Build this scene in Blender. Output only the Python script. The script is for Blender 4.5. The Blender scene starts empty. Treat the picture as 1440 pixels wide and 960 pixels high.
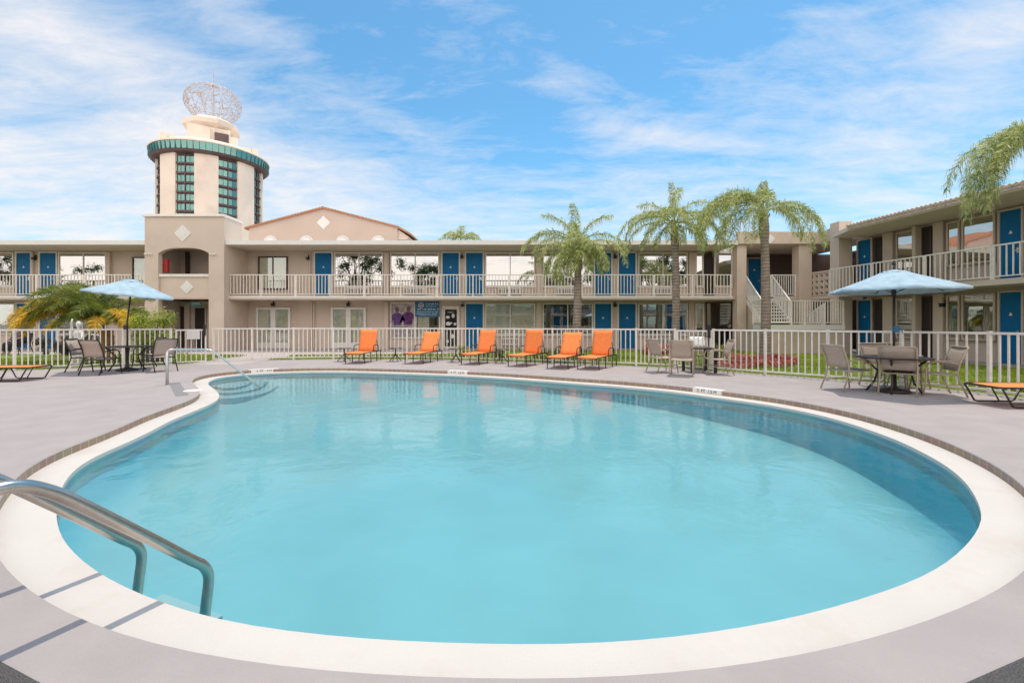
import bpy, bmesh, math, random
from mathutils import Vector, Matrix, noise as mnoise
from mathutils.geometry import tessellate_polygon
R = math.radians
random.seed(7)
sc = bpy.context.scene
col = sc.collection
F, HZ, CX, CH = 640.0, 455.0, 720.0, 1.35     # lens in photo pixels, horizon row, centre column, eye height

def G(px, py, z=0.0):                       # a point of a level surface at height z seen at (px, py)
    Y = (CH - z) * F / (py - HZ)
    return Vector(((px - CX) * Y / F, Y, z))
def A(px, py, Y):                           # a point at depth Y seen at (px, py)
    return Vector(((px - CX) * Y / F, Y, CH + (HZ - py) * Y / F))

# ------------------------------------------------------------------ materials
MATS = {}
def mat(name, base, rough=0.6, metal=0.0, spec=0.5, var=0.0, vscale=3.0, bump=0.0, bscale=40.0, dirt=None, dscale=1.2, trans=0.0, coat=0.0):
    if name in MATS: return MATS[name]
    m = bpy.data.materials.new(name); m.use_nodes = True
    nt = m.node_tree; b = nt.nodes['Principled BSDF']
    b.inputs['Base Color'].default_value = (*base, 1); b.inputs['Roughness'].default_value = rough
    b.inputs['Metallic'].default_value = metal; b.inputs['Specular IOR Level'].default_value = spec
    b.inputs['Coat Weight'].default_value = coat
    tc = nt.nodes.new('ShaderNodeTexCoord')
    last = None
    if var > 0:
        n = nt.nodes.new('ShaderNodeTexNoise'); n.inputs['Scale'].default_value = vscale; n.inputs['Detail'].default_value = 6
        nt.links.new(tc.outputs['Object'], n.inputs['Vector'])
        r = nt.nodes.new('ShaderNodeValToRGB')
        r.color_ramp.elements[0].position = .3; r.color_ramp.elements[1].position = .7
        r.color_ramp.elements[0].color = (*[max(0, c * (1 - var)) for c in base], 1)
        r.color_ramp.elements[1].color = (*[min(1, c * (1 + var)) for c in base], 1)
        nt.links.new(n.outputs['Fac'], r.inputs['Fac']); last = r.outputs['Color']
    if dirt is not None:
        n = nt.nodes.new('ShaderNodeTexNoise'); n.inputs['Scale'].default_value = dscale; n.inputs['Detail'].default_value = 9; n.inputs['Roughness'].default_value = .65
        nt.links.new(tc.outputs['Object'], n.inputs['Vector'])
        r = nt.nodes.new('ShaderNodeValToRGB'); r.color_ramp.elements[0].position = .52; r.color_ramp.elements[1].position = .78
        r.color_ramp.elements[0].color = (0, 0, 0, 1); r.color_ramp.elements[1].color = (.7, .7, .7, 1)
        nt.links.new(n.outputs['Fac'], r.inputs['Fac'])
        mx = nt.nodes.new('ShaderNodeMix'); mx.data_type = 'RGBA'
        nt.links.new(r.outputs['Color'], mx.inputs['Factor'])
        if last: nt.links.new(last, mx.inputs['A'])
        else: mx.inputs['A'].default_value = (*base, 1)
        mx.inputs['B'].default_value = (*dirt, 1); last = mx.outputs['Result']
    if last: nt.links.new(last, b.inputs['Base Color'])
    if bump > 0:
        n = nt.nodes.new('ShaderNodeTexNoise'); n.inputs['Scale'].default_value = bscale; n.inputs['Detail'].default_value = 4
        nt.links.new(tc.outputs['Object'], n.inputs['Vector'])
        bp = nt.nodes.new('ShaderNodeBump'); bp.inputs['Strength'].default_value = bump; bp.inputs['Distance'].default_value = .02
        nt.links.new(n.outputs['Fac'], bp.inputs['Height']); nt.links.new(bp.outputs['Normal'], b.inputs['Normal'])
    if trans > 0:
        t = nt.nodes.new('ShaderNodeBsdfTranslucent')
        if last: nt.links.new(last, t.inputs['Color'])
        else: t.inputs['Color'].default_value = (*base, 1)
        ms = nt.nodes.new('ShaderNodeMixShader'); ms.inputs['Fac'].default_value = trans
        nt.links.new(b.outputs['BSDF'], ms.inputs[1]); nt.links.new(t.outputs['BSDF'], ms.inputs[2])
        nt.links.new(ms.outputs['Shader'], nt.nodes['Material Output'].inputs['Surface'])
    MATS[name] = m
    return m

stucco = mat('stucco', (.64, .52, .43), .9, var=.05, vscale=.7, bump=.25, bscale=60, dirt=(.43, .33, .27), dscale=.45)
stucco_warm = mat('stucco_warm', (.56, .435, .355), .9, var=.05, vscale=.6, bump=.2, bscale=60)
stucco_tan = mat('stucco_tan', (.60, .485, .385), .9, var=.06, vscale=.8, bump=.2, bscale=60, dirt=(.34, .27, .21), dscale=.5)
cream = mat('cream_paint', (.80, .74, .66), .55, var=.06, vscale=9, dirt=(.52, .43, .35), dscale=7)
fence_white = mat('fence_white', (.85, .80, .73), .45, var=.05, vscale=8, dirt=(.6, .52, .44), dscale=6)
soffit_m = mat('soffit', (.68, .58, .49), .9, var=.05, vscale=1.5)
trim_white = mat('trim_white', (.78, .74, .69), .6, var=.04, vscale=6)
blue_door = mat('blue_door', (.004, .135, .315), .5, spec=.2, var=.10, vscale=3)
brown_frame = mat('brown_frame', (.07, .035, .025), .5)
dark_metal = mat('dark_metal', (.030, .022, .018), .4, spec=.5)
tan_frame = mat('tan_frame', (.42, .34, .25), .4, var=.06, vscale=20)
sling_tan = mat('sling_tan', (.44, .345, .275), .8, var=.08, vscale=30, bump=.3, bscale=400)
sling_beige = mat('sling_beige', (.46, .365, .31), .8, var=.08, vscale=30, bump=.3, bscale=400)
orange = mat('orange_sling', (.90, .25, .06), .75, var=.08, vscale=12, bump=.3, bscale=300)
umb_blue = mat('umbrella_fabric', (.36, .49, .57), .85, var=.14, vscale=6, bump=.5, bscale=14, trans=.05)
steel = mat('brushed_steel', (.56, .51, .45), .27, metal=1.0, var=.06, vscale=25, bump=.05, bscale=120)
steel_dull = mat('painted_rail', (.55, .52, .49), .4, metal=.5)
black = mat('black_paint', (.015, .015, .015), .5)
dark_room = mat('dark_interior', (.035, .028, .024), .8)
curtain_m = mat('curtain', (.78, .76, .68), .9, var=.08, vscale=6)
grille_m = mat('ac_grille', (.25, .22, .20), .6)
conc = mat('path_concrete', (.45, .39, .37), .85, var=.06, vscale=1.2, bump=.1, dirt=(.36, .32, .30), dscale=.9)
deck_m = mat('deck_paint', (.385, .340, .328), .9, spec=.15, var=.06, vscale=2.3, bump=.28, bscale=140, dirt=(.33, .285, .27), dscale=.7)
coping_m = mat('coping_paint', (.60, .55, .505), .8, spec=.2, var=.03, vscale=1.3, bump=.22, bscale=120, dirt=(.53, .46, .39), dscale=2.2)
agg_m = mat('aggregate', (.14, .13, .125), .95, var=.8, vscale=220, bump=.9, bscale=260)
joint_m = mat('joint_sealant', (.24, .22, .22), .9)
red_m = mat('red_paint', (.45, .03, .03), .4)
tile_roof = mat('clay_tile', (.42, .19, .10), .85, var=.3, vscale=9)
pier_m = mat('tower_concrete', (.88, .74, .61), .9, var=.06, vscale=.15, dirt=(.58, .46, .38), dscale=.09)
spandrel = mat('spandrel', (.13, .085, .085), .7, var=.2, vscale=.4)
globe_m = mat('globe_metal', (.62, .54, .51), .6)
purple = mat('purple_print', (.13, .06, .20), .8, var=.5, vscale=14)
print_bg = mat('print_ground', (.42, .37, .37), .8, var=.35, vscale=7)
skin = mat('skin', (.30, .17, .11), .6)
sign_blue = mat('sign_blue', (.02, .13, .27), .4)
shoe = mat('dark_cloth', (.025, .022, .03), .9)
shirt = mat('purple_shirt', (.10, .08, .20), .9)
statue_m = mat('white_stone', (.72, .68, .62), .7, var=.08, vscale=8)

def leaf(name, a, b, trans=.3, scale=2.5):
    if name in MATS: return MATS[name]
    m = bpy.data.materials.new(name); m.use_nodes = True; nt = m.node_tree; p = nt.nodes['Principled BSDF']
    tc = nt.nodes.new('ShaderNodeTexCoord'); n = nt.nodes.new('ShaderNodeTexNoise'); n.inputs['Scale'].default_value = scale; n.inputs['Detail'].default_value = 5
    nt.links.new(tc.outputs['Object'], n.inputs['Vector'])
    r = nt.nodes.new('ShaderNodeValToRGB'); r.color_ramp.elements[0].position = .38; r.color_ramp.elements[1].position = .64
    r.color_ramp.elements[0].color = (*a, 1); r.color_ramp.elements[1].color = (*b, 1)
    nt.links.new(n.outputs['Fac'], r.inputs['Fac']); nt.links.new(r.outputs['Color'], p.inputs['Base Color'])
    p.inputs['Roughness'].default_value = .42; p.inputs['Specular IOR Level'].default_value = .6
    t = nt.nodes.new('ShaderNodeBsdfTranslucent'); nt.links.new(r.outputs['Color'], t.inputs['Color'])
    ms = nt.nodes.new('ShaderNodeMixShader'); ms.inputs['Fac'].default_value = trans
    nt.links.new(p.outputs['BSDF'], ms.inputs[1]); nt.links.new(t.outputs['BSDF'], ms.inputs[2])
    nt.links.new(ms.outputs['Shader'], nt.nodes['Material Output'].inputs['Surface'])
    MATS[name] = m
    return m
palm_leaf = leaf('palm_leaf', (.20, .26, .04), (.78, .78, .36), .5, 9)
palm_dark = leaf('date_palm_leaf', (.10, .15, .02), (.32, .34, .05), .4, 2.5)
palm_yellow = leaf('date_palm_yellow', (.58, .38, .03), (.92, .66, .08), .4, 2)
shrub_leaf = leaf('shrub_leaf', (.17, .25, .02), (.55, .56, .05), .4, 3)
tree_leaf = leaf('tree_leaf', (.03, .055, .012), (.09, .13, .03), .3, 1)
grass_leaf = leaf('grass_blade', (.20, .29, .02), (.46, .52, .06), .4, .8)
red_leaf = leaf('red_leaf', (.30, .04, .03), (.52, .14, .08), .3, 5)
trunk_m = mat('palm_trunk', (.33, .26, .21), .9, var=.25, vscale=6, bump=.6, bscale=30)
bark_m = mat('bark', (.16, .11, .08), .95, var=.3, vscale=8, bump=.7, bscale=20)
def ringed(m, scale, amt):                      # leaf scars ringing the trunk
    nt = m.node_tree; b = nt.nodes['Principled BSDF']; src = b.inputs['Base Color'].links[0].from_socket
    tc = nt.nodes.new('ShaderNodeTexCoord'); wv = nt.nodes.new('ShaderNodeTexWave'); wv.bands_direction = 'Z'; wv.inputs['Scale'].default_value = scale; wv.inputs['Distortion'].default_value = 2.5; wv.inputs['Detail'].default_value = 3
    nt.links.new(tc.outputs['Object'], wv.inputs['Vector']); cr = nt.nodes.new('ShaderNodeValToRGB'); cr.color_ramp.elements[0].color = (amt, amt, amt, 1); cr.color_ramp.elements[1].color = (1, 1, 1, 1); cr.color_ramp.elements[1].position = .45
    nt.links.new(wv.outputs['Fac'], cr.inputs['Fac']); mx = nt.nodes.new('ShaderNodeMix'); mx.data_type = 'RGBA'; mx.blend_type = 'MULTIPLY'; mx.inputs['Factor'].default_value = 1
    nt.links.new(src, mx.inputs['A']); nt.links.new(cr.outputs['Color'], mx.inputs['B']); nt.links.new(mx.outputs['Result'], b.inputs['Base Color'])
trunk_m.node_tree; ringed(trunk_m, 2.6, .55)
trunk_orange = mat('date_trunk', (.42, .20, .06), .9, var=.3, vscale=9, bump=.6, bscale=25)

def glass_mat(name, refl, tint, base):
    m = bpy.data.materials.new(name); m.use_nodes = True; nt = m.node_tree
    for n in list(nt.nodes):
        if n.type != 'OUTPUT_MATERIAL': nt.nodes.remove(n)
    out = [n for n in nt.nodes if n.type == 'OUTPUT_MATERIAL'][0]
    g = nt.nodes.new('ShaderNodeBsdfGlossy'); g.inputs['Color'].default_value = (*tint, 1); g.inputs['Roughness'].default_value = .012
    d = nt.nodes.new('ShaderNodeBsdfTransparent'); d.inputs['Color'].default_value = (*base, 1)
    tc = nt.nodes.new('ShaderNodeTexCoord'); n = nt.nodes.new('ShaderNodeTexNoise'); n.inputs['Scale'].default_value = .9
    nt.links.new(tc.outputs['Object'], n.inputs['Vector'])
    bp = nt.nodes.new('ShaderNodeBump'); bp.inputs['Strength'].default_value = .10; bp.inputs['Distance'].default_value = .02
    nt.links.new(n.outputs['Fac'], bp.inputs['Height']); nt.links.new(bp.outputs['Normal'], g.inputs['Normal'])
    ms = nt.nodes.new('ShaderNodeMixShader'); ms.inputs['Fac'].default_value = refl
    nt.links.new(d.outputs['BSDF'], ms.inputs[1]); nt.links.new(g.outputs['BSDF'], ms.inputs[2])
    nt.links.new(ms.outputs['Shader'], out.inputs['Surface'])
    MATS[name] = m
    return m
glass_up = glass_mat('window_glass', .72, (.72, .70, .68), (.6, .6, .58))
glass_low = glass_mat('window_glass_low', .36, (.85, .88, .85), (.8, .82, .78))
glass_curt = glass_mat('window_glass_curtained', .16, (.85, .88, .85), (.92, .93, .90))
glass_green = glass_mat('tower_glass', .35, (.46, .80, .72), (.3, .55, .48))
tower_teal = mat('tower_teal', (.10, .24, .23), .4)

# ------------------------------------------------------------------ mesh builder
WL = {}
def wl(o):
    return WL.get(o.name, Vector((0, 0, 0)))
class MB:
    def __init__(s): s.v = []; s.f = []; s.uv = None
    def add(s, vs, fs):
        o = len(s.v); s.v += [tuple(p) for p in vs]; s.f += [tuple(i + o for i in f) for f in fs]
    def box(s, x0, x1, y0, y1, z0, z1):
        if x0 > x1: x0, x1 = x1, x0
        if y0 > y1: y0, y1 = y1, y0
        if z0 > z1: z0, z1 = z1, z0
        s.add([(x0, y0, z0), (x1, y0, z0), (x1, y1, z0), (x0, y1, z0), (x0, y0, z1), (x1, y0, z1), (x1, y1, z1), (x0, y1, z1)],
              [(0, 3, 2, 1), (4, 5, 6, 7), (0, 1, 5, 4), (1, 2, 6, 5), (2, 3, 7, 6), (3, 0, 4, 7)])
    def obox(s, o, u, d, w, z0, z1):        # box on a ground line: origin o, unit dir u, spans d=(d0,d1) along, w=(w0,w1) across (left normal)
        n = Vector((-u.y, u.x, 0)); P = []
        for z in (z0, z1):
            for a, b in ((d[0], w[0]), (d[1], w[0]), (d[1], w[1]), (d[0], w[1])):
                q = o + u * a + n * b; P.append((q.x, q.y, z))
        s.add(P, [(0, 3, 2, 1), (4, 5, 6, 7), (0, 1, 5, 4), (1, 2, 6, 5), (2, 3, 7, 6), (3, 0, 4, 7)])
    def tube(s, pts, r, n=8, cap=True):
        pts = [Vector(p) for p in pts]; k = len(pts)
        rs = r if isinstance(r, (list, tuple)) else [r] * k
        T = []
        for i in range(k):
            a = pts[max(0, i - 1)]; b = pts[min(k - 1, i + 1)]; t = (b - a)
            T.append(t.normalized() if t.length > 1e-9 else Vector((0, 0, 1)))
        ref = Vector((0, 0, 1)) if abs(T[0].z) < .9 else Vector((1, 0, 0))
        N = (ref - T[0] * ref.dot(T[0])).normalized(); V = []
        for i in range(k):
            N = (N - T[i] * N.dot(T[i]));
            if N.length < 1e-6: N = T[i].orthogonal()
            N.normalize(); B = T[i].cross(N)
            for j in range(n):
                a = 2 * math.pi * j / n; V.append(pts[i] + (N * math.cos(a) + B * math.sin(a)) * rs[i])
        Fc = [(i * n + j, i * n + (j + 1) % n, (i + 1) * n + (j + 1) % n, (i + 1) * n + j) for i in range(k - 1) for j in range(n)]
        if cap: Fc += [tuple(range(n - 1, -1, -1)), tuple((k - 1) * n + j for j in range(n))]
        s.add(V, Fc)
    def bar(s, a, b, w, h=None):             # square bar
        h = h or w; a = Vector(a); b = Vector(b); t = (b - a).normalized()
        ref = Vector((0, 0, 1)) if abs(t.z) < .95 else Vector((0, 1, 0))
        u = t.cross(ref).normalized() * w / 2; v = u.cross(t).normalized() * h / 2
        P = [a - u - v, a + u - v, a + u + v, a - u + v, b - u - v, b + u - v, b + u + v, b - u + v]
        s.add(P, [(0, 3, 2, 1), (4, 5, 6, 7), (0, 1, 5, 4), (1, 2, 6, 5), (2, 3, 7, 6), (3, 0, 4, 7)])
    def prism(s, pts, y0, y1):               # outline in (x, z), extruded along y
        n = len(pts); V = [(x, y0, z) for x, z in pts] + [(x, y1, z) for x, z in pts]
        tris = tessellate_polygon([[Vector((x, z, 0)) for x, z in pts]])
        s.add(V, [t for t in tris] + [(t[2] + n, t[1] + n, t[0] + n) for t in tris] + [(i, (i + 1) % n, (i + 1) % n + n, i + n) for i in range(n)])
    def slab(s, pts, z0, z1):                # outline in (x, y)
        n = len(pts); V = [(p[0], p[1], z1) for p in pts] + [(p[0], p[1], z0) for p in pts]
        tris = tessellate_polygon([[Vector((p[0], p[1], 0)) for p in pts]])
        s.add(V, [t for t in tris] + [(t[2] + n, t[1] + n, t[0] + n) for t in tris] + [(i, (i + 1) % n, (i + 1) % n + n, i + n) for i in range(n)])
    def sheet(s, loops, z):
        vs = [Vector((p[0], p[1], 0)) for l in loops for p in l]
        tris = tessellate_polygon([[Vector((p[0], p[1], 0)) for p in l] for l in loops])
        fs = []
        for t in tris:
            a, b, c = (vs[i] for i in t)
            fs.append(tuple(t) if (b - a).cross(c - a).z > 0 else (t[0], t[2], t[1]))
        s.add([(v.x, v.y, z) for v in vs], fs)
    def lathe(s, prof, c, n=16):
        V = [(c[0] + r * math.cos(2 * math.pi * j / n), c[1] + r * math.sin(2 * math.pi * j / n), c[2] + z) for r, z in prof for j in range(n)]
        k = len(prof)
        s.add(V, [(i * n + j, i * n + (j + 1) % n, (i + 1) * n + (j + 1) % n, (i + 1) * n + j) for i in range(k - 1) for j in range(n)] + [tuple(range(n - 1, -1, -1)), tuple((k - 1) * n + j for j in range(n))])
    def build(s, name, m, parent=None, local=False, smooth=False, loc=None, bevel=0, kind=None):
        me = bpy.data.meshes.new(name); me.from_pydata(s.v, [], s.f)
        if smooth:
            me.polygons.foreach_set('use_smooth', [True] * len(me.polygons))
        me.materials.append(m)
        if s.uv:
            uvl = me.uv_layers.new(name='UVMap'); i = 0
            for p in me.polygons:
                for li in p.loop_indices:
                    uvl.data[li].uv = s.uv[me.loops[li].vertex_index]
        me.update()
        o = bpy.data.objects.new(name, me); col.objects.link(o)
        if parent is not None:
            o.parent = parent
            if not local: o.location = -wl(parent)
            WL[o.name] = wl(parent) + Vector(o.location)
        elif loc is not None:
            o.location = loc; WL[o.name] = Vector(loc)
        if bevel:
            b = o.modifiers.new('soft_edges', 'BEVEL'); b.width = bevel; b.segments = 2; b.limit_method = 'ANGLE'
        if kind: o['kind'] = kind
        return o
def thing(name, loc, label, cat, group=None, rz=0):
    o = bpy.data.objects.new(name, None); col.objects.link(o); o.location = loc; o.rotation_euler.z = rz
    o.empty_display_size = .2
    WL[o.name] = Vector(loc); o['label'] = label; o['category'] = cat
    if group: o['group'] = group
    return o
def tag(o, label, cat, group=None):
    o['label'] = label; o['category'] = cat
    if group: o['group'] = group
    return o
def kids(o): return [c for c in col.objects if c.parent == o]
def dup(root, loc, rz, label, group=None, scale=None):
    src = kids(root); gk = {c.name: kids(c) for c in src}
    r = root.copy(); col.objects.link(r); r.location = loc; r.rotation_euler.z = rz; r['label'] = label
    if group: r['group'] = group
    if scale: r.scale = scale
    for ch in src:
        c = ch.copy(); col.objects.link(c); c.parent = r
        for g in gk[ch.name]:
            d = g.copy(); col.objects.link(d); d.parent = c
    return r
def text(body, size, m, parent, loc, rot, name='lettering', align='CENTER', ext=.002):
    c = bpy.data.curves.new(name, 'FONT'); c.body = body; c.size = size; c.align_x = align; c.align_y = 'CENTER'; c.extrude = ext
    c.materials.append(m)
    tmp = bpy.data.objects.new(name, c); col.objects.link(tmp)
    me = bpy.data.meshes.new_from_object(tmp.evaluated_get(bpy.context.evaluated_depsgraph_get()))
    bpy.data.objects.remove(tmp); o = bpy.data.objects.new(name, me); col.objects.link(o); o.parent = parent
    o.location = Vector(loc) - wl(parent); o.rotation_euler = rot
    return o

# ------------------------------------------------------------------ pool outline
ZC, ZW = -.09, -.155
edge_px = [(480,522.7),(586,525.7),(680,529.8),(760,535.2),(810,539),(860,542.5),(940,550),(1005,558.5),(1083,569.5),(1167,587),(1250,614),(1292,633),(1333,656),(1362.5,683),(1379,714),(1382,731),(1371,752),(1346,779),(1300,810),(1208,843),(1125,866),(1000,889),(900,900),(797,906),(668,904.5),(514,898),(405,887),(305,871.6),(227,847),(152,814),(117,790),(92,765),(80,737),(80,708.6),(87,684),(106,659),(135,641),(181,621),(220,602),(238,592),(265,581),(283,573.6),(301,565.5),(308.5,559),(307,552.5),(299.4,545.6),(292.5,540),(295,535.5),(305,531.5),(319,529),(346,526.3),(389.7,524),(418.6,523)]
raw = [G(x, y, ZC) for x, y in edge_px]
def resample(pts, step, closed=True):
    P = [Vector((p[0], p[1], 0)) for p in pts]; n = len(P); out = []
    for i in range(n if closed else n - 1):       # centripetal-ish Catmull-Rom
        p0, p1, p2, p3 = P[(i - 1) % n], P[i], P[(i + 1) % n], P[(i + 2) % n]
        k = max(1, int((p2 - p1).length / step))
        d = (p2 - p1).length
        m1 = (p2 - p0) / max(1e-6, (p1 - p0).length + d) * d; m2 = (p3 - p1) / max(1e-6, (p3 - p2).length + d) * d
        for j in range(k):
            t = j / k; t2 = t * t; t3 = t2 * t
            out.append(p1 * (2*t3 - 3*t2 + 1) + m1 * (t3 - 2*t2 + t) + p2 * (-2*t3 + 3*t2) + m2 * (t3 - t2))
    return out
def smooth_loop(P, it):
    n = len(P)
    for _ in range(it): P = [(P[i - 1] + P[i] * 2 + P[(i + 1) % n]) / 4 for i in range(n)]
    return P
pool = smooth_loop(resample(raw, .15), 3)
area = sum(pool[i - 1].x * p.y - p.x * pool[i - 1].y for i, p in enumerate(pool)) / 2
if area < 0: pool.reverse()
def inside(p, poly):
    c = False; n = len(poly); x, y = p[0], p[1]
    for i in range(n):
        a, b = poly[i - 1], poly[i]
        if (a[1] > y) != (b[1] > y) and x < (b[0] - a[0]) * (y - a[1]) / (b[1] - a[1]) + a[0]: c = not c
    return c
def offset(P, d):
    n = len(P); out = []
    for i in range(n):
        t = (P[(i + 1) % n] - P[i - 1]).normalized(); out.append(P[i] + Vector((t.y, -t.x, 0)) * d)
    keep = []
    for q in out:                                 # drop points that fold over at the inner corner
        if min((q - p).length for p in P) > abs(d) * .93: keep.append(q)
    return smooth_loop(resample(smooth_loop(keep, 1), .12), 3)
outer = offset(pool, .32)

# coping ring, riser, deck, basin, water
def ring(a, b, za, zb, name, m, kind='structure'):
    mb = MB()
    mb.sheet([b, a], za)
    return mb.build(name, m, kind=kind)
cop = MB(); cop.sheet([outer, pool], ZC)
n = len(pool)
for i in range(n):
    p, q = pool[i], pool[(i + 1) % n]
    cop.add([(p.x, p.y, ZC), (q.x, q.y, ZC), (q.x, q.y, ZC - .04), (p.x, p.y, ZC - .04)], [(0, 1, 2, 3)])
cop.build('pool_coping', coping_m, kind='structure')

# riser: small brown tiles round the sunken coping
def tile_mat(name, c1, c2, mortar, w, h, ms=.006):
    m = bpy.data.materials.new(name); m.use_nodes = True; nt = m.node_tree; b = nt.nodes['Principled BSDF']
    uv = nt.nodes.new('ShaderNodeTexCoord'); br = nt.nodes.new('ShaderNodeTexBrick')
    br.inputs['Color1'].default_value = (*c1, 1); br.inputs['Color2'].default_value = (*c2, 1); br.inputs['Mortar'].default_value = (*mortar, 1)
    br.inputs['Scale'].default_value = 1; br.inputs['Brick Width'].default_value = w; br.inputs['Row Height'].default_value = h
    br.inputs['Mortar Size'].default_value = ms; br.offset = 0
    nt.links.new(uv.outputs['UV'], br.inputs['Vector'])
    nz = nt.nodes.new('ShaderNodeTexNoise'); nz.inputs['Scale'].default_value = 2.5; nz.inputs['Detail'].default_value = 5
    nt.links.new(uv.outputs['UV'], nz.inputs['Vector'])
    mx = nt.nodes.new('ShaderNodeMix'); mx.data_type = 'RGBA'; mx.blend_type = 'MULTIPLY'; mx.inputs['Factor'].default_value = .5
    nt.links.new(br.outputs['Color'], mx.inputs['A']); nt.links.new(nz.outputs['Color'], mx.inputs['B'])
    nt.links.new(mx.outputs['Result'], b.inputs['Base Color']); b.inputs['Roughness'].default_value = .6
    return m
riser_m = tile_mat('riser_tile', (.44, .31, .22), (.36, .26, .19), (.55, .47, .40), .15, .2, .008)
water_tile = tile_mat('waterline_tile', (.24, .47, .52), (.22, .44, .49), (.25, .47, .51), .15, .15, .006)
rs = MB(); rs.uv = []
acc = 0; n = len(outer)
for i in range(n + 1):
    p = outer[i % n]
    if i: acc += (outer[i % n] - outer[i - 1]).length
    rs.v += [(p.x, p.y, ZC), (p.x, p.y, -.012)]; rs.uv += [(acc, 0.02), (acc, .16)]
rs.f = [(2 * i, 2 * i + 1, 2 * i + 3, 2 * i + 2) for i in range(n)]
rs.build('coping_riser', riser_m, kind='structure')

# deck: bounded by the fence line, closed far behind the camera
fence_px = [(-70,524.5),(0,521.2),(60,519.5),(120,517),(180,515),(240,513),(245,512.3),(293,510.5),(300,508),(390,506),(478,504.7),(600,505.2),(720,508.2),(830,512),(949,517.2),(1003,521),(1030,523.2),(1080,527),(1160,533),(1216,537.3),(1313,546),(1408,556),(1440,560),(1520,572),(1640,596)]
FP = [G(x, y) for x, y in fence_px]
deck_out = [p.copy() for p in FP]
deck_far = [Vector((p.x * 1.008, p.y + .10, 0)) for p in deck_out]
deck_poly = [Vector((-24, 12.4, 0))] + deck_far + [Vector((13.5, 3.5, 0)), Vector((14, -9, 0)), Vector((-24, -9, 0))]
dk = MB(); dk.sheet([deck_poly, outer], 0)
dko = dk.build('pool_deck', deck_m, kind='structure')
nose = MB()                                   # thin pale lip where the deck ends above the tiles
n = len(outer)
for i in range(n):
    p, q = outer[i], outer[(i + 1) % n]
    nose.add([(p.x, p.y, 0), (q.x, q.y, 0), (q.x, q.y, -.014), (p.x, p.y, -.014)], [(0, 3, 2, 1)])
nose.build('deck_lip', coping_m, kind='structure')
# dark aggregate at the photographer's feet
ag = [(-7, 2.4), (-3.4, 2.35), (-2.6, 2.10), (-2.05, 1.82), (-1.75, 1.70), (-1.2, 1.52), (-.6, 1.42), (0, 1.38), (.6, 1.42), (1.2, 1.52), (1.68, 1.70), (2.07, 1.84), (2.6, 2.10), (3.4, 2.4), (7, 2.6), (7, -8), (-7, -8)]
agb = MB(); agb.sheet([[Vector((x, y, 0)) for x, y in ag]], .004); agb.build('aggregate_path', agg_m, kind='structure')
def strip(mb, a, b, w, z):
    a = Vector(a); b = Vector(b); t = (b - a).normalized(); nn = Vector((-t.y, t.x, 0)) * w / 2
    P = [a - nn, b - nn, b + nn, a + nn]; mb.add([(p.x, p.y, z) for p in P], [(0, 1, 2, 3)])
# basin
plaster = mat('pool_plaster', (.245, .415, .455), .75, var=.07, vscale=.8, dirt=(.275, .45, .485), dscale=.5)
def depth(p): return -max(.36, min(1.0, .30 + .075 * (13 - p.y)))
ins1 = []
bs = MB(); n = len(pool)
prof = [(0, None), (.0, .62), (.07, .85), (.22, .97), (.42, 1.0)]
cen = Vector((0, 0, 0))
for p in pool: cen += p
cen /= n
nrm = []
for i in range(n):
    t = (pool[(i + 4) % n] - pool[i - 4]).normalized(); nrm.append(Vector((-t.y, t.x, 0)))
top = len(bs.v)
for k, (off, fr) in enumerate(prof):
    for i in range(n):
        q = pool[i] + nrm[i] * off * (1 + 1.8 * max(0, min(1, (-pool[i].x - .5) / 3)) * max(0, min(1, (6.2 - pool[i].y) / 2))); dp = depth(pool[i])
        z = ZC - .04 if fr is None else ZC + (dp - ZC) * fr
        bs.v.append((q.x, q.y, z))
for k in range(len(prof) - 1):
    for i in range(n):
        bs.f.append((k * n + i, k * n + (i + 1) % n, (k + 1) * n + (i + 1) % n, (k + 1) * n + i))
fl = [Vector(bs.v[(len(prof) - 1) * n + i]) for i in range(n)]
k0 = (len(prof) - 1) * n
# floor: concentric rings to the centroid so that depth varies smoothly
for rr in (.8, .6, .4, .2, .02):
    base = len(bs.v)
    for i in range(n):
        q = cen + (fl[i] - cen) * rr; q.z = depth(q) * (1 - 0) ; bs.v.append((q.x, q.y, q.z))
    for i in range(n): bs.f.append((k0 + i, k0 + (i + 1) % n, base + (i + 1) % n, base + i))
    k0 = base
bs.f.append(tuple(k0 + i for i in range(n)))
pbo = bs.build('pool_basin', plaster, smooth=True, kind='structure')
nt = plaster.node_tree; b_ = nt.nodes['Principled BSDF']; src = b_.inputs['Base Color'].links[0].from_socket      # same plaster; tone of the shaded, blue-lit walls painted in by slope
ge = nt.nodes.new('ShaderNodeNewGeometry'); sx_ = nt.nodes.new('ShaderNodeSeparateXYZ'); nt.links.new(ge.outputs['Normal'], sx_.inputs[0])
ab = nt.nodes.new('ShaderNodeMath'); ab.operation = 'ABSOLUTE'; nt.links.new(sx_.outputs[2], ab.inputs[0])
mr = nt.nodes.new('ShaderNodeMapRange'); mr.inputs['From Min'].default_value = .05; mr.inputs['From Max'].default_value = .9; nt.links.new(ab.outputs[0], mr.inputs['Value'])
mx = nt.nodes.new('ShaderNodeMix'); mx.data_type = 'RGBA'; mx.inputs['A'].default_value = (.135, .49, .60, 1); nt.links.new(mr.outputs['Result'], mx.inputs['Factor']); nt.links.new(src, mx.inputs['B']); nt.links.new(mx.outputs['Result'], b_.inputs['Base Color'])
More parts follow.
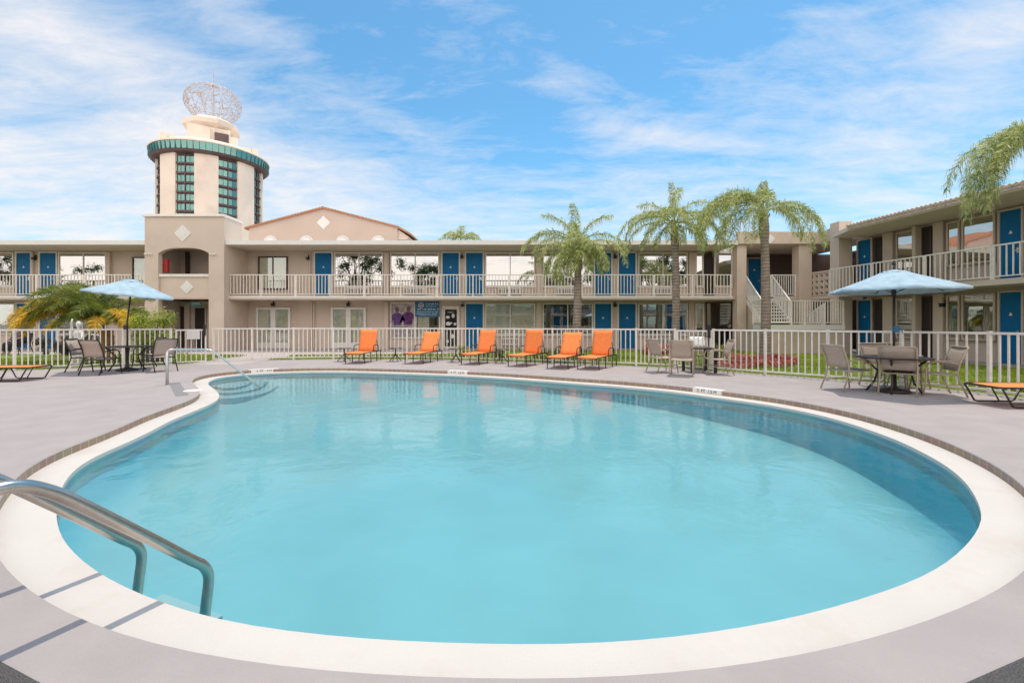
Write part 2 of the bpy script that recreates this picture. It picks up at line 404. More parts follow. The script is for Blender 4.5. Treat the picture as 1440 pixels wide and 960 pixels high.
# waterline tile band, 2 mm inside the basin wall
wt = MB(); wt.uv = []; acc = 0
for i in range(n + 1):
    if i: acc += (pool[i % n] - pool[i - 1]).length
    q = pool[i % n] + nrm[i % n] * .004
    wt.v += [(q.x, q.y, ZC - .042), (q.x, q.y, -.30)]; wt.uv += [(acc, 0), (acc, .15)]
wt.f = [(2 * i, 2 * i + 2, 2 * i + 3, 2 * i + 1) for i in range(n)]
wt.build('waterline_tiles', water_tile, kind='structure')
# steps in the far corner
arcs = [([(305,543),(318,546),(333,544.5),(347,541),(355,536),(359,529)], -.27), ([(309,552),(325,552.5),(345,550),(362,546),(373,540),(378,530)], -.32), ([(311,561),(330,559.5),(352,557),(375,551.5),(390,544),(397,533)], -.37)]
stp = MB(); sed = MB()
for pts, z in arcs:
    W = [G(x, y, z) for x, y in pts]; W = [Vector((w.x, w.y, 0)) for w in W]
    W = resample(W, .15, False) + [W[-1]]
    corner = G(292, 519, -.2); c2 = G(285, 545, -.2)
    stp.slab([(w.x, w.y) for w in W] + [(W[-1].x + .1, corner.y + .35), (corner.x - .3, corner.y + .3), (c2.x - .3, c2.y)], z - .5, z)
    for a, b in zip(W, W[1:]):
        strip(sed, a, b.lerp(a, .25), .045, z + .004)
stp.build('pool_steps', plaster, kind='structure')
sed.build('step_edge_tiles', mat('step_tile', (.03, .20, .28), .4), kind='structure')
# water: clear, fresnel reflections with fine ripples
wm = bpy.data.materials.new('water'); wm.use_nodes = True; nt = wm.node_tree
for x in list(nt.nodes):
    if x.type != 'OUTPUT_MATERIAL': nt.nodes.remove(x)
out = [x for x in nt.nodes if x.type == 'OUTPUT_MATERIAL'][0]
tr = nt.nodes.new('ShaderNodeBsdfTransparent'); tr.inputs['Color'].default_value = (.77, .965, .98, 1)
gl = nt.nodes.new('ShaderNodeBsdfGlossy'); gl.inputs['Roughness'].default_value = .08; gl.inputs['Color'].default_value = (1, 1, 1, 1)
fr = nt.nodes.new('ShaderNodeFresnel'); fr.inputs['IOR'].default_value = 1.20
tc = nt.nodes.new('ShaderNodeTexCoord'); mp = nt.nodes.new('ShaderNodeMapping'); mp.inputs['Scale'].default_value = (1, 1.0, 1)
n1 = nt.nodes.new('ShaderNodeTexNoise'); n1.inputs['Scale'].default_value = 1.5; n1.inputs['Detail'].default_value = 3; n1.inputs['Distortion'].default_value = .6
n2 = nt.nodes.new('ShaderNodeTexNoise'); n2.inputs['Scale'].default_value = 11; n2.inputs['Detail'].default_value = 2
nt.links.new(tc.outputs['Object'], mp.inputs['Vector']); nt.links.new(mp.outputs['Vector'], n1.inputs['Vector']); nt.links.new(mp.outputs['Vector'], n2.inputs['Vector'])
ma = nt.nodes.new('ShaderNodeMath'); ma.operation = 'MULTIPLY_ADD'; ma.inputs[1].default_value = .12
nt.links.new(n2.outputs['Fac'], ma.inputs[0]); nt.links.new(n1.outputs['Fac'], ma.inputs[2])
bp = nt.nodes.new('ShaderNodeBump'); bp.inputs['Strength'].default_value = 1.0; bp.inputs['Distance'].default_value = .013
nt.links.new(ma.outputs[0], bp.inputs['Height'])
for s_ in (gl, fr): nt.links.new(bp.outputs['Normal'], s_.inputs['Normal'])
ms = nt.nodes.new('ShaderNodeMixShader')
nt.links.new(fr.outputs['Fac'], ms.inputs['Fac']); nt.links.new(tr.outputs['BSDF'], ms.inputs[1]); nt.links.new(gl.outputs['BSDF'], ms.inputs[2])
nt.links.new(ms.outputs['Shader'], out.inputs['Surface'])
wb = MB(); wb.sheet([pool], ZW); wb.build('pool_water', wm, kind='structure')

# ------------------------------------------------------------------ ground, lawn, paths
grass_g = mat('lawn_soil', (.14, .20, .03), .95, var=.3, vscale=1.5)
big = [Vector((math.cos(a) * 900, math.sin(a) * 900, 0)) for a in [i * math.pi / 12 for i in range(24)]]
gr = MB(); gr.sheet([big, [Vector((p.x * .97, 5 + (p.y - 5) * .97, 0)) for p in deck_poly]], -.006); gr.build('ground', mat('town_ground', (.34, .30, .26), .95, var=.2, vscale=.05), kind='structure')
lwn = [(-32, 24.6), (-32, 12.6)] + [(p.x * .99, p.y - .12) for p in deck_far] + [(13.2, 3.6), (16.5, 3), (16.5, 24.6)]
lw = MB(); lw.sheet([[Vector((x, y, 0)) for x, y in lwn]], -.003); lw.build('lawn', grass_g, kind='structure')
YW, YS = 864 / 35.0, 23.0
KY = YS / F
def XW(px): return (px - CX) * YW / F
def XS(px): return (px - CX) * YS / F
DR = .125
wing_u = Vector((DR, -1, 0)).normalized()          # along the side wing, towards the camera
def wing_wall(Y): return 18.7 - DR * Y
def wing_edge(Y): return 14.65 + DR * (19.3 - Y)
def wing_roof(Y): return 14.2 + DR * (19.04 - Y)
path1 = [Vector(p + (0,)) for p in [(-36, YW), (-36, 20.6), (-14.5, 20.2), (-11.2, 19.2), (-10.9, 14.9), (-9.05, 15.1), (-9.2, 19.6), (-5.2, 20.0), (-2.4, 20.6), (-1.9, 22.9), (11.2, 22.9), (11.4, 20.2), (14.4, 20.2), (wing_edge(18), 18), (wing_edge(5), 5), (19, 5), (19, YW)]]
pm = MB(); pm.sheet([path1], .002); pm.build('garden_path', conc, kind='structure')

# grass blades outside the fence
gb = MB(); rnd = random.Random(3)
V = []; Fc = []
pp = [(p.x, p.y) for p in path1]; dp_ = [(p.x, p.y) for p in deck_poly]
cnt = 0
bed = [G(1008, 520), G(1012, 506), G(1050, 503.5), G(1100, 503.5), G(1122, 507), G(1118, 516), G(1060, 519)]
bedp = [(p.x, p.y) for p in bed]
while cnt < 46000:
    x = rnd.uniform(-19, 16.5); y = rnd.uniform(8.2, 23)
    if abs(x / y) > 1.25: continue
    if rnd.random() > (11 / y) ** 1.1: continue
    if inside((x, y), dp_) or inside((x, y), pp) or inside((x, y), bedp): continue
    cnt += 1
    h = rnd.uniform(.035, .085) * (1 + .6 * mnoise.noise(Vector((x * .8, y * .8, 0)))); w = rnd.uniform(.008, .016) * (y / 11); a = rnd.uniform(0, 6.28)
    lx, ly = math.cos(a) * w, math.sin(a) * w; tx, ty = rnd.uniform(-.03, .03), rnd.uniform(-.03, .03)
    b = len(V); V += [(x - lx, y - ly, -.006), (x + lx, y + ly, -.006), (x + tx, y + ty, h)]; Fc.append((b, b + 1, b + 2))
gb.v, gb.f = V, Fc
gb.build('grass', grass_leaf, kind='stuff')
# red ground-cover beds
def leaf_quads(mb, rnd, c, nrm_, size, asp=.45):
    d = Vector(nrm_).normalized(); s_ = d.orthogonal().normalized(); s_.rotate(Matrix.Rotation(rnd.uniform(0, 6.28), 3, d)); t = d.cross(s_)
    L = size; W = size * asp; c = Vector(c)
    mb.add([c - s_ * L / 2, c + t * W / 2, c + s_ * L / 2 + d * L * .15, c - t * W / 2], [(0, 1, 2, 3)])
fb = MB()
def rand_in(poly, rnd):
    xs = [p[0] for p in poly]; ys = [p[1] for p in poly]
    while True:
        q = (rnd.uniform(min(xs), max(xs)), rnd.uniform(min(ys), max(ys)))
        if inside(q, poly): return q
for i in range(9000):
    x, y = rand_in(bedp, rnd); hgt = .28 * (.6 + .6 * mnoise.noise(Vector((x * 2, y * 2, 3))))
    leaf_quads(fb, rnd, (x, y, rnd.uniform(.02, 1) ** .5 * max(.05, hgt)), (rnd.gauss(0, .6), rnd.gauss(0, .6) - .3, 1), rnd.uniform(.05, .10), .5)
tag(fb.build('flower_bed', red_leaf, loc=(0, 0, 0)), 'long low bed of red bedding plants on the lawn before the staircase', 'flower bed')
fb2 = MB(); b2 = [(p.x, p.y) for p in (G(905, 500), G(905, 496), G(948, 495), G(950, 499.5))]
for i in range(2500):
    x, y = rand_in(b2, rnd); leaf_quads(fb2, rnd, (x, y, rnd.uniform(.02, .38)), (rnd.gauss(0, .6), rnd.gauss(0, .6) - .3, 1), rnd.uniform(.06, .12), .5)
tag(fb2.build('flower_bed', red_leaf, loc=(0, 0, 0)), 'small patch of red plants below the arched window by the blue doors', 'flower bed')

# ------------------------------------------------------------------ main motel range
ZF, ZB, ZT, ZRB = 2.75, 2.57, 5.50, 5.27     # walkway top, slab underside, roof top, roof underside
main = thing('motel_building', (0, YW, 0), 'long two storey beige motel range with blue doors behind the pool', 'building')
def part(mb, name, m, parent=main, **k): return mb.build(name, m, parent, **k)
mb = MB(); mb.box(-36, XW(1030), YW, YW + 6, -.05, ZRB); wall_o = part(mb, 'wall', stucco)
def roof_part(x0, x1, parent):
    mb = MB(); mb.box(x0, x1, YS - .25, YW + 6.2, ZRB + .003, ZT - .06)
    r = part(mb, 'roof', soffit_m, parent)
    mb = MB(); mb.box(x0, x1, YS - .30, YS - .253, ZRB + .02, ZT); mb.box(x0, x1, YS - .25, YW + 6.2, ZT - .057, ZT)
    f = mb.build('fascia', trim_white, r)
    return r
roof_part(-36, XS(1034), main)
mb = MB(); mb.box(-36, XS(1030), YS, YW - .003, ZB, ZF); slab_o = part(mb, 'walkway', stucco)
mb = MB(); mb.box(-36, XS(1030), YS - .03, YS - .003, ZF - .10, ZF - .005); mb.build('slab_edge', trim_white, slab_o)

def railing(parent, a, b, z0, h=1.07, posts=1.9, sp=.115, m=cream, name='railing', z1=None):
    a = Vector(a); b = Vector(b); L = (b - a).length; u = (b - a).normalized()
    z1 = z0 if z1 is None else z1
    def zz(t): return z0 + (z1 - z0) * t / L
    mb = MB()
    mb.bar((a.x, a.y, z0 + h), (b.x, b.y, z1 + h), .055, .045)
    mb.bar((a.x, a.y, z0 + .09), (b.x, b.y, z1 + .09), .04, .035)
    k = max(1, round(L / posts)); 
    for i in range(k + 1):
        p = a + u * L * i / k; z = zz(L * i / k); mb.box(p.x - .028, p.x + .028, p.y - .028, p.y + .028, z + .0, z + h)
    k = max(1, round(L / sp))
    for i in range(1, k):
        p = a + u * L * i / k; z = zz(L * i / k); mb.box(p.x - .015, p.x + .015, p.y - .015, p.y + .015, z + .09, z + h)
    return mb.build(name, m, parent)
bounds = [-34, -30.5, -27.5]
xs_rail = [-36, -32.4, -28.8, XS(50), XS(118), XS(203)]
for a, b in zip(xs_rail, xs_rail[1:]): railing(main, (a + .03, YS + .06, 0), (b - .03, YS + .06, 0), ZF, sp=.165)
xs_rail = [XS(p) for p in (318, 415, 512, 614, 716, 818, 920, 1029)]
for a, b in zip(xs_rail, xs_rail[1:]): railing(main, (a + .03, YS + .06, 0), (b - .03, YS + .06, 0), ZF, sp=.165)

# wall elements are laid out along a wall line given by an origin, a direction and an outward normal
class Wall:
    def __init__(s, o, u, nrm_, parent): s.o = Vector(o); s.u = Vector(u); s.n = Vector(nrm_); s.p = parent
    def box(s, mb, a0, a1, z0, z1, d0, d1):
        P = []
        for z in (z0, z1):
            for a, d in ((a0, d0), (a1, d0), (a1, d1), (a0, d1)):
                q = s.o + s.u * a + s.n * d; P.append((q.x, q.y, z))
        mb.add(P, [(0, 1, 2, 3), (4, 7, 6, 5), (0, 4, 5, 1), (1, 5, 6, 2), (2, 6, 7, 3), (3, 7, 4, 0)])
    def door(s, a0, a1, z, h=2.42, m=None, fr=None, plate=True, parent=None):
        m = m or blue_door; fr = fr or cream
        mb = MB(); s.box(mb, a0, a1, z + .02, z + h, .004, .035); d = mb.build('door', m, s.p)
        mb = MB(); w = .07
        s.box(mb, a0 - w, a0 - .003, z, z + h, .0, .07); s.box(mb, a1 + .003, a1 + w, z, z + h, .0, .07); s.box(mb, a0 - w, a1 + w, z + h + .003, z + h + w, .0, .07)
        mb.build('door_frame', fr, d)
        if plate:
            mb = MB(); c = (a0 + a1) / 2; s.box(mb, c - .045, c + .045, z + 1.62, z + 1.67, .037, .045); s.box(mb, c - .018, c + .018, z + 1.67, z + 1.72, .037, .045)
            mb.build('number_plate', trim_white, d)
            mb = MB(); s.box(mb, a1 - .12, a1 - .06, z + .95, z + 1.12, .037, .06); s.box(mb, a1 - .22, a1 - .07, z + 1.02, z + 1.045, .062, .085); mb.build('handle', steel, d)
        return d
    def window(s, a0, a1, z0, z1, mull=(.5,), glass=None, fr=None, panel=None, curtain=None, fw=.06):
        fr = fr or cream; glass = glass or glass_up
        mb = MB()
        s.box(mb, a0, a0 + fw, z0, z1, .0, .09); s.box(mb, a1 - fw, a1, z0, z1, .0, .09)
        s.box(mb, a0 + fw, a1 - fw, z1 - fw, z1, .0, .09); s.box(mb, a0 + fw, a1 - fw, z0, z0 + fw, .0, .09)
        for t in mull:
            c = a0 + (a1 - a0) * t; s.box(mb, c - .025, c + .025, z0 + fw, z1 - fw, .0, .085)
        w = mb.build('window', fr, s.p)
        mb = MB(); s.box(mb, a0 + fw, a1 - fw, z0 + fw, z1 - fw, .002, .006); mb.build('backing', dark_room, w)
        if curtain:
            mb = MB()
            for (c0, c1) in curtain:
                A0 = a0 + (a1 - a0) * c0; A1 = a0 + (a1 - a0) * c1; k = max(4, int((A1 - A0) / .045)); P = []
                for i in range(k + 1):
                    a = A0 + (A1 - A0) * i / k; dd = .02 + .012 * (i % 2)
                    for z in (z0 + fw, z1 - fw):
                        q = s.o + s.u * a + s.n * dd; P.append((q.x, q.y, z))
                mb.add(P, [(2 * i, 2 * i + 2, 2 * i + 3, 2 * i + 1) for i in range(k)])
            mb.build('curtain', curtain_m, w, smooth=True)
        mb = MB(); s.box(mb, a0 + fw, a1 - fw, z0 + fw, z1 - fw, .050, .056); mb.build('pane', glass, w)
        return w
    def ac(s, a0, a1, z0, z1):
        mb = MB(); s.box(mb, a0, a1, z0, z1, .092, .22); o = mb.build('air_conditioner', cream, s.p, bevel=.008)
        mb = MB(); k = 9
        for i in range(k):
            a = a0 + .05 + (a1 - a0 - .1) * i / k; s.box(mb, a, a + (a1 - a0 - .1) / k * .62, z0 + .06, z1 - .05, .222, .228)
        mb.build('grille', grille_m, o)
    def panel(s, a0, a1, z0, z1, m=None, name='panel', d=.05, parent=None):
        mb = MB(); s.box(mb, a0, a1, z0, z1, .003, d); return mb.build(name, m or cream, parent or s.p)
    def lamp(s, a, z):
        mb = MB(); s.box(mb, a - .03, a + .03, z - .05, z + .12, .003, .05); s.box(mb, a - .07, a + .07, z - .16, z - .05, .05, .19); s.box(mb, a - .09, a + .09, z - .05, z - .02, .03, .21)
        mb.build('wall_lamp', black, s.p)

W = Wall((0, YW, 0), (1, 0, 0), (0, -1, 0), main)
SILL = 3.35
def up_window(a, b, mull=.5, ac=None):
    W.window(XW(a), XW(b), SILL, 5.20, (mull,), glass_up)
    W.panel(XW(a), XW(b), ZF + .003, SILL - .06, stucco, 'sill_panel', .06)
    W.panel(XW(a), XW(b), SILL - .057, SILL - .003, cream, 'sill', .12)
    if ac: W.ac(XW(ac[0]), XW(ac[1]), 2.93, 3.27)
    mb = MB()
# upper floor, left to right
for a, b in ((-215, -145), (-128, -62), (-45, 21)): up_window(a, b)
for a, b in ((-240, -222),): W.door(XW(a), XW(b), ZF)
for a, b in ((24.5, 44), (57.5, 80)): W.door(XW(a), XW(b), ZF)
up_window(84, 151, .52)
W.panel(XW(153), XW(157.5), ZF + .003, 5.2, stucco, 'pilaster', .16); W.panel(XW(45.7), XW(49), ZF + .003, 5.2, stucco, 'pilaster', .12)
W.window(XW(187.5), XW(210), ZF + .5, 4.95, (), glass_curt, brown_frame, curtain=[(0, 1)])
W.window(XW(364), XW(405), ZF + .45, 4.98, (.5,), glass_curt, brown_frame, curtain=[(.02, .48), (.52, .98)])
W.panel(XW(436), XW(437.6), ZF + .003, 5.2, stucco, 'pilaster', .09)
W.door(XW(443.6), XW(466.8), ZF)
up_window(470.5, 539.7, .505, (488, 521)); W.panel(XW(541), XW(547.6), ZF + .003, 5.2, stucco, 'pilaster', .16)
up_window(549, 618, .51, (569, 600))
W.door(XW(622.5), XW(645.3), ZF); W.door(XW(655.6), XW(678.8), ZF)
up_window(682.5, 752.5, .5, (701, 733)); W.panel(XW(754), XW(761.5), ZF + .003, 5.2, stucco, 'pilaster', .16)
up_window(763, 833.5, .5, (782, 808))
W.door(XW(836.6), XW(859.2), ZF); W.door(XW(870), XW(893.3), ZF)
up_window(897, 966.5, .5, (915, 942)); W.panel(XW(967.8), XW(976), ZF + .003, 5.2, stucco, 'pilaster', .16)
up_window(977.5, 988.5, .0)
W.door(XW(990), XW(1002), ZF, m=dark_room, fr=brown_frame, plate=False)
up_window(1004, 1029, .0)
# lower floor
for a, b in ((-215, -145), (-128, -62), (-45, 23)):
    W.window(XW(a), XW(b), .75, 2.45, (.5,), glass_low)
W.door(XW(25), XW(44.5), 0); W.door(XW(57.5), XW(80), 0)
W.window(XW(84), XW(151), .75, 2.45, (.5,), glass_low, curtain=[(.0, .3)])
def french(a, b):
    mb = MB(); x0, x1 = XW(a), XW(b); z = 2.23
    w = W.window(x0, x1, 0.02, z, (), glass_curt, trim_white, curtain=[(.02, .98)], fw=.12)
    mb = MB(); c = (x0 + x1) / 2; W.box(mb, c - .13, c + .13, .14, z - .12, .002, .095); W.box(mb, x0 + .125, c - .135, .14, .34, .002, .094); W.box(mb, c + .135, x1 - .125, .14, .34, .002, .094)
    W.box(mb, x0 + .125, c - .135, 1.0, 1.05, .057, .094); W.box(mb, c + .135, x1 - .125, 1.0, 1.05, .057, .094)
    mb.build('door_stile', trim_white, w)
    W.lamp(c, 2.46)
french(361, 409); french(466, 515)
for px in (339, 438, 441): W.panel(XW(px), XW(px + 2.2), .003, 2.5, stucco, 'pilaster', .10)
for px in (328, 436, 648, 649): pass
mb = MB(); W.box(mb, XW(330), XW(334), .02, ZB - .003, .3, .42); mb.build('downpipe', brown_frame, main)
mb = MB(); W.box(mb, XW(541), XW(547), .003, 2.5, .003, .16); mb.build('pilaster', stucco, main)
# office front: mural, hanging sign, glazed door
wd = W.window(XW(549.5), XW(584), .55, 2.50, (), glass_low, cream)
mural = MB(); W.box(mural, XW(552), XW(582), .62, 2.44, .060, .066); mu = mural.build('mural', print_bg, wd)
skin_print = mat('skin_print', (.20, .12, .09), .8, var=.3, vscale=20); grey_print = mat('grey_print', (.32, .29, .30), .8, var=.5, vscale=9)
def figure_flat(cx, s_, m, lean):
    Y0 = YW - .074
    def q(pts, mm, nm): mb = MB(); mb.prism([(cx + (x + lean * z * .1) * s_, .66 + z * s_) for x, z in pts], Y0, Y0 + .004); mb.build(nm, mm, mu)
    q([(-.15, 0), (-.19, .55), (.19, .55), (.14, 0), (.03, 0), (0, .42), (-.04, 0)], grey_print, 'printed_trousers')
    q([(-.19, .56), (-.21, .80), (-.33, .62), (-.40, .68), (-.27, 1.04), (-.10, 1.16), (.10, 1.16), (.27, 1.04), (.38, .78), (.30, .70), (.21, .84), (.19, .56)], m, 'printed_shirt')
    q([(-.05, 1.17), (-.10, 1.27), (-.09, 1.38), (-.03, 1.45), (.05, 1.45), (.10, 1.38), (.10, 1.27), (.05, 1.17)], skin_print, 'printed_head')
figure_flat(XW(560), 1.10, purple, -.3); figure_flat(XW(573.5), 1.14, mat('plum_print', (.12, .035, .14), .8, var=.6, vscale=14), .4)
wd2 = W.window(XW(584.5), XW(619), .55, 2.50, (), glass_curt, cream, curtain=[(.08, .55)])
sg = MB(); x0, x1 = XW(584.5), XW(618.5); W.box(sg, x0, x1, 1.72, 2.56, .10, .13); sgn = sg.build('blue_sign', sign_blue, main)
def flat_ring(mb, cx, cz, r0, r1, y, k=20):
    P = []
    for i in range(k):
        a = 2 * math.pi * i / k; P += [(cx + r0 * math.cos(a), y, cz + r0 * math.sin(a)), (cx + r1 * math.cos(a), y, cz + r1 * math.sin(a))]
    mb.add(P, [(2 * i, 2 * i + 1, (2 * i + 3) % (2 * k), (2 * i + 2) % (2 * k)) for i in range(k)])
mb = MB(); yy = YW - .134; flat_ring(mb, x0 + .32, 2.34, .11, .145, yy); W.box(mb, x0 + .26, x0 + .38, 2.30, 2.325, .131, .135)
W.box(mb, x0 + .26, x0 + .285, 2.325, 2.40, .131, .135); W.box(mb, x0 + .31, x0 + .33, 2.325, 2.38, .131, .135); W.box(mb, x0 + .355, x0 + .38, 2.325, 2.40, .131, .135)
mb.build('emblem', trim_white, sgn)
pale = mat('sign_lettering', (.55, .68, .75), .6)
mb = MB(); rr = random.Random(5)
for z, xa, xb, hh in ((2.41, .58, 1.24, .085), (2.28, .58, 1.14, .05), (2.12, .12, 1.22, .075), (1.98, .10, 1.20, .05), (1.88, .08, 1.22, .045), (1.80, .2, 1.1, .03)):
    a = xa
    while a < xb:                              # rows of small strokes: the lettering is too small to read
        w = rr.uniform(.02, .05)
        if rr.random() < .82: W.box(mb, x0 + a, x0 + a + w, z - hh * rr.uniform(.3, .5), z + hh * rr.uniform(.3, .5), .131, .135)
        a += w + .014
mb.build('lettering', pale, sgn)
dd = W.door(XW(624), XW(644.5), 0, 2.22, m=cream, fr=trim_white, plate=False)
mb = MB(); W.box(mb, XW(626), XW(642.5), 1.12, 2.12, .037, .045); W.box(mb, XW(626), XW(642.5), .12, 1.02, .037, .045); mb.build('door_glass', mat('dark_glass', (.02, .016, .016), .08, spec=.8), dd)
mb = MB(); xx = XW(626)
for (a, z, w, h) in ((.04, 1.62, .22, .16), (.35, 1.66, .17, .24), (.04, 1.24, .28, .22), (.46, 1.26, .16, .15), (.30, 1.34, .1, .1), (.1, 1.95, .4, .03), (.3, .55, .2, .25), (.05, .3, .15, .2)):
    mb.prism([(xx + a + w * .5 + w * .5 * math.cos(t), z + h * .5 + h * .5 * math.sin(t)) for t in [i * math.pi / 4 + .4 for i in range(8)]], YW - .049, YW - .046)
mb.build('sticker', trim_white, dd)
W.lamp(XW(650.5), 2.42)
W.door(XW(655.6), XW(679), 0)
W.window(XW(682.5), XW(752.5), .75, 2.45, (.5,), glass_curt, curtain=[(.01, .49), (.51, .98)])
W.window(XW(763), XW(833.5), .75, 2.45, (.5,), glass_low)
W.door(XW(836.6), XW(859.2), 0); W.door(XW(870), XW(893.3), 0); W.lamp(XW(864.6), 2.42)
W.window(XW(897), XW(966.5), .75, 2.45, (.5,), glass_low, curtain=[(.38, .55)])
W.window(XW(977), XW(989), .75, 2.45, (), glass_low)
W.window(XW(992), XW(1029), .02, 2.50, (.52,), glass_low, brown_frame)
for a, b in ((682.5, 752.5), (763, 833.5), (897, 966.5), (84, 151)):
    W.panel(XW(a), XW(b), .68, .745, cream, 'sill', .12); c = (XW(a) + XW(b)) / 2; W.ac(c - .5, c + .5, .20, .58)
for px in (436, 469, ): pass
for px in (649.8, 864.6): W.lamp(XW(px), 5.03)
W.lamp(XW(434.5), 4.95); W.lamp(XW(50.8), 4.95)
for a, b in ((754, 761.5), (967.8, 976), (648, 653)): W.panel(XW(a), XW(b), .003, 2.5, stucco, 'pilaster', .08)

# ------------------------------------------------------------------ entrance tower
YT = 22.6; KT = YT / F
def XT(px): return (px - CX) * KT
def ZT_(py): return CH + (HZ - py) * KT
tw = thing('entrance_tower', (XT(257), YT, 0), 'square stucco entrance tower with arched balcony opening and white diamonds', 'tower')
xl, xr = XT(203.5), XT(315); ol, orr = XT(222.5), XT(293.5); yt1 = YT + .27
zt = ZT_(305); zs, zc_ = ZT_(356), ZT_(348.5)
mb = MB()
arch = [(ol, zs)] + [(ol + (orr - ol) * t, zs + (zc_ - zs) * (1 - abs(2 * t - 1) ** 3.2)) for t in [i / 16 for i in range(1, 16)]] + [(orr, zs)]
mb.prism([(xl, zs), (xl, zt), (xr, zt), (xr, zs)] + arch[::-1], YT, yt1)
mb.box(xl, ol, YT, yt1, -.02, zs); mb.box(orr, xr, YT, yt1, -.02, zs)
for s_, x in ((1, xl), (-1, xr)):
    mb.box(x, x + s_ * .27, yt1, YW - .003, -.02, ZRB)
    mb.box(x, x + s_ * .27, yt1, YT + 1.5, ZRB, zt)
mb.box(xl + .27, xr - .27, YT + 1.25, YT + 1.5, ZT + .02, zt)
mb.box(xl + .27, xr - .27, yt1 + .003, YS + .1, ZRB + .0, ZRB + .12)
part(mb, 'wall', stucco, tw)
mb = MB(); mb.box(xl - .09, xr + .02, YT - .08, YT + 1.56, zt + .003, zt + .08); mb.box(xl - .04, xr + .0, YT - .04, YT + 1.52, zt + .083, zt + .14); part(mb, 'coping', cream, tw)
mb = MB(); mb.box(ol + .003, orr - .003, YT + .12, yt1 + .0, ZT_(419), ZT_(389)); part(mb, 'parapet', stucco, tw)
mb = MB(); mb.box(ol + .003, orr - .003, YT + .04, yt1 + .03, ZT_(389) + .003, ZT_(385)); part(mb, 'ledge', cream, tw)
mb = MB(); mb.box(ol + .003, orr - .003, YT + .03, yt1 + .02, ZT_(420.5), ZT_(418.0) - .003); part(mb, 'ledge', stucco_warm, tw)
def diamond(px, py, r, Yp, parent, K=None, name='diamond'):
    c = A(px, py, Yp); mb = MB()
    mb.prism([(c.x - r, c.z), (c.x, c.z + r), (c.x + r, c.z), (c.x, c.z - r)], Yp - .03, Yp - .003)
    mb.prism([(c.x - r * .6, c.z), (c.x, c.z + r * .6), (c.x + r * .6, c.z), (c.x, c.z - r * .6)], Yp - .04, Yp - .033)
    return mb.build(name, trim_white, parent)
diamond(257.2, 328, .42, YT, tw); diamond(263, 403.8, .33, YT + .12, tw)
mb = MB(); mb.box(xl + .28, xr - .28, YT + .28, YW - .005, ZB, ZF - .004); part(mb, 'floor_slab', stucco, tw)
mb = MB(); x = ol + .01; mb.box(x, x + .2, yt1 + .05, yt1 + .2, 3.95, 4.6); part(mb, 'extinguisher_box', red_m, tw)
mb = MB(); mb.box(XW(266), XW(269), YW - .3, YW - .1, ZF, 5.2); part(mb, 'downpipe', brown_frame, tw)
for px, py in ((209.8, 358), (300.5, 358)):
    c = A(px, py, YT); mb = MB(); mb.box(c.x - .03, c.x + .03, YT - .05, YT - .003, c.z - .03, c.z + .03)
    mb.tube([(c.x - .16, YT - .1, c.z + .02), (c.x - .04, YT - .06, c.z)], [.05, .025]); mb.tube([(c.x + .16, YT - .1, c.z + .02), (c.x + .04, YT - .06, c.z)], [.05, .025])
    part(mb, 'flood_lamp', cream, tw)
c = A(275.5, 427, YT + .9); mb = MB(); mb.box(c.x - .27, c.x + .27, c.y, c.y + .05, c.z - .11, c.z + .09); hs = part(mb, 'hanging_sign', mat('teal_sign', (.06, .22, .24), .5), tw)
text('OFFICE', .13, trim_white, hs, (c.x, c.y - .004, c.z), (R(90), 0, 0))
W2 = Wall((0, YW, 0), (1, 0, 0), (0, -1, 0), tw)
W2.door(XW(275), XW(289), 0, 2.2, m=dark_room, fr=stucco, plate=False); W2.panel(XW(262), XW(269), .003, 2.5, stucco, 'pilaster', .16)
W2.door(XW(240), XW(258), 0, 2.2, m=dark_room, fr=brown_frame, plate=False)

# ------------------------------------------------------------------ gabled building beyond the roof
YG = 31.0
gb_ = thing('gabled_building', (A(455, 455, YG).x, YG, 0), 'pinkish gabled building with clay tile edge and diamond behind the flat roof', 'building')
WL[gb_.name] = Vector(gb_.location)
pk, el, er = A(455, 293.5, YG), A(350, 320.5, YG), A(559, 320, YG)
mb = MB(); mb.prism([(el.x, 0), (el.x, el.z), (pk.x, pk.z), (er.x, er.z), (er.x, 0)], YG, YG + 9); part(mb, 'wall', stucco_warm, gb_)
mb = MB()
def rake(a, b, th=.14, n_=26):
    a = Vector(a); b = Vector(b)
    for i in range(n_):
        p = a.lerp(b, i / n_); q = a.lerp(b, (i + 1) / n_)
        mb.add([(p.x, YG - .14, p.z), (q.x, YG - .14, q.z), (q.x, YG - .14, q.z + th), (p.x, YG - .14, p.z + th * .72), (p.x, YG + 9.2, p.z), (q.x, YG + 9.2, q.z), (q.x, YG + 9.2, q.z + th), (p.x, YG + 9.2, p.z + th * .72)],
               [(0, 1, 2, 3), (3, 2, 6, 7), (0, 4, 5, 1), (4, 7, 6, 5), (1, 5, 6, 2), (0, 3, 7, 4)])
rake((el.x - .25, 0, el.z - .1), (pk.x, 0, pk.z)); rake((er.x + .0, 0, er.z - .02), (pk.x, 0, pk.z))
rake((er.x + .95, 0, er.z - .55), (er.x, 0, er.z - .02), .16, 8)
part(mb, 'roof', tile_roof, gb_)
mb = MB(); mb.prism([(er.x, er.z - .8), (er.x, er.z - .1), (er.x + .75, er.z - .6), (er.x + .6, er.z - .8)], YG + .1, YG + 9); part(mb, 'eave', stucco, gb_)
diamond(455, 313, .47, YG, gb_)
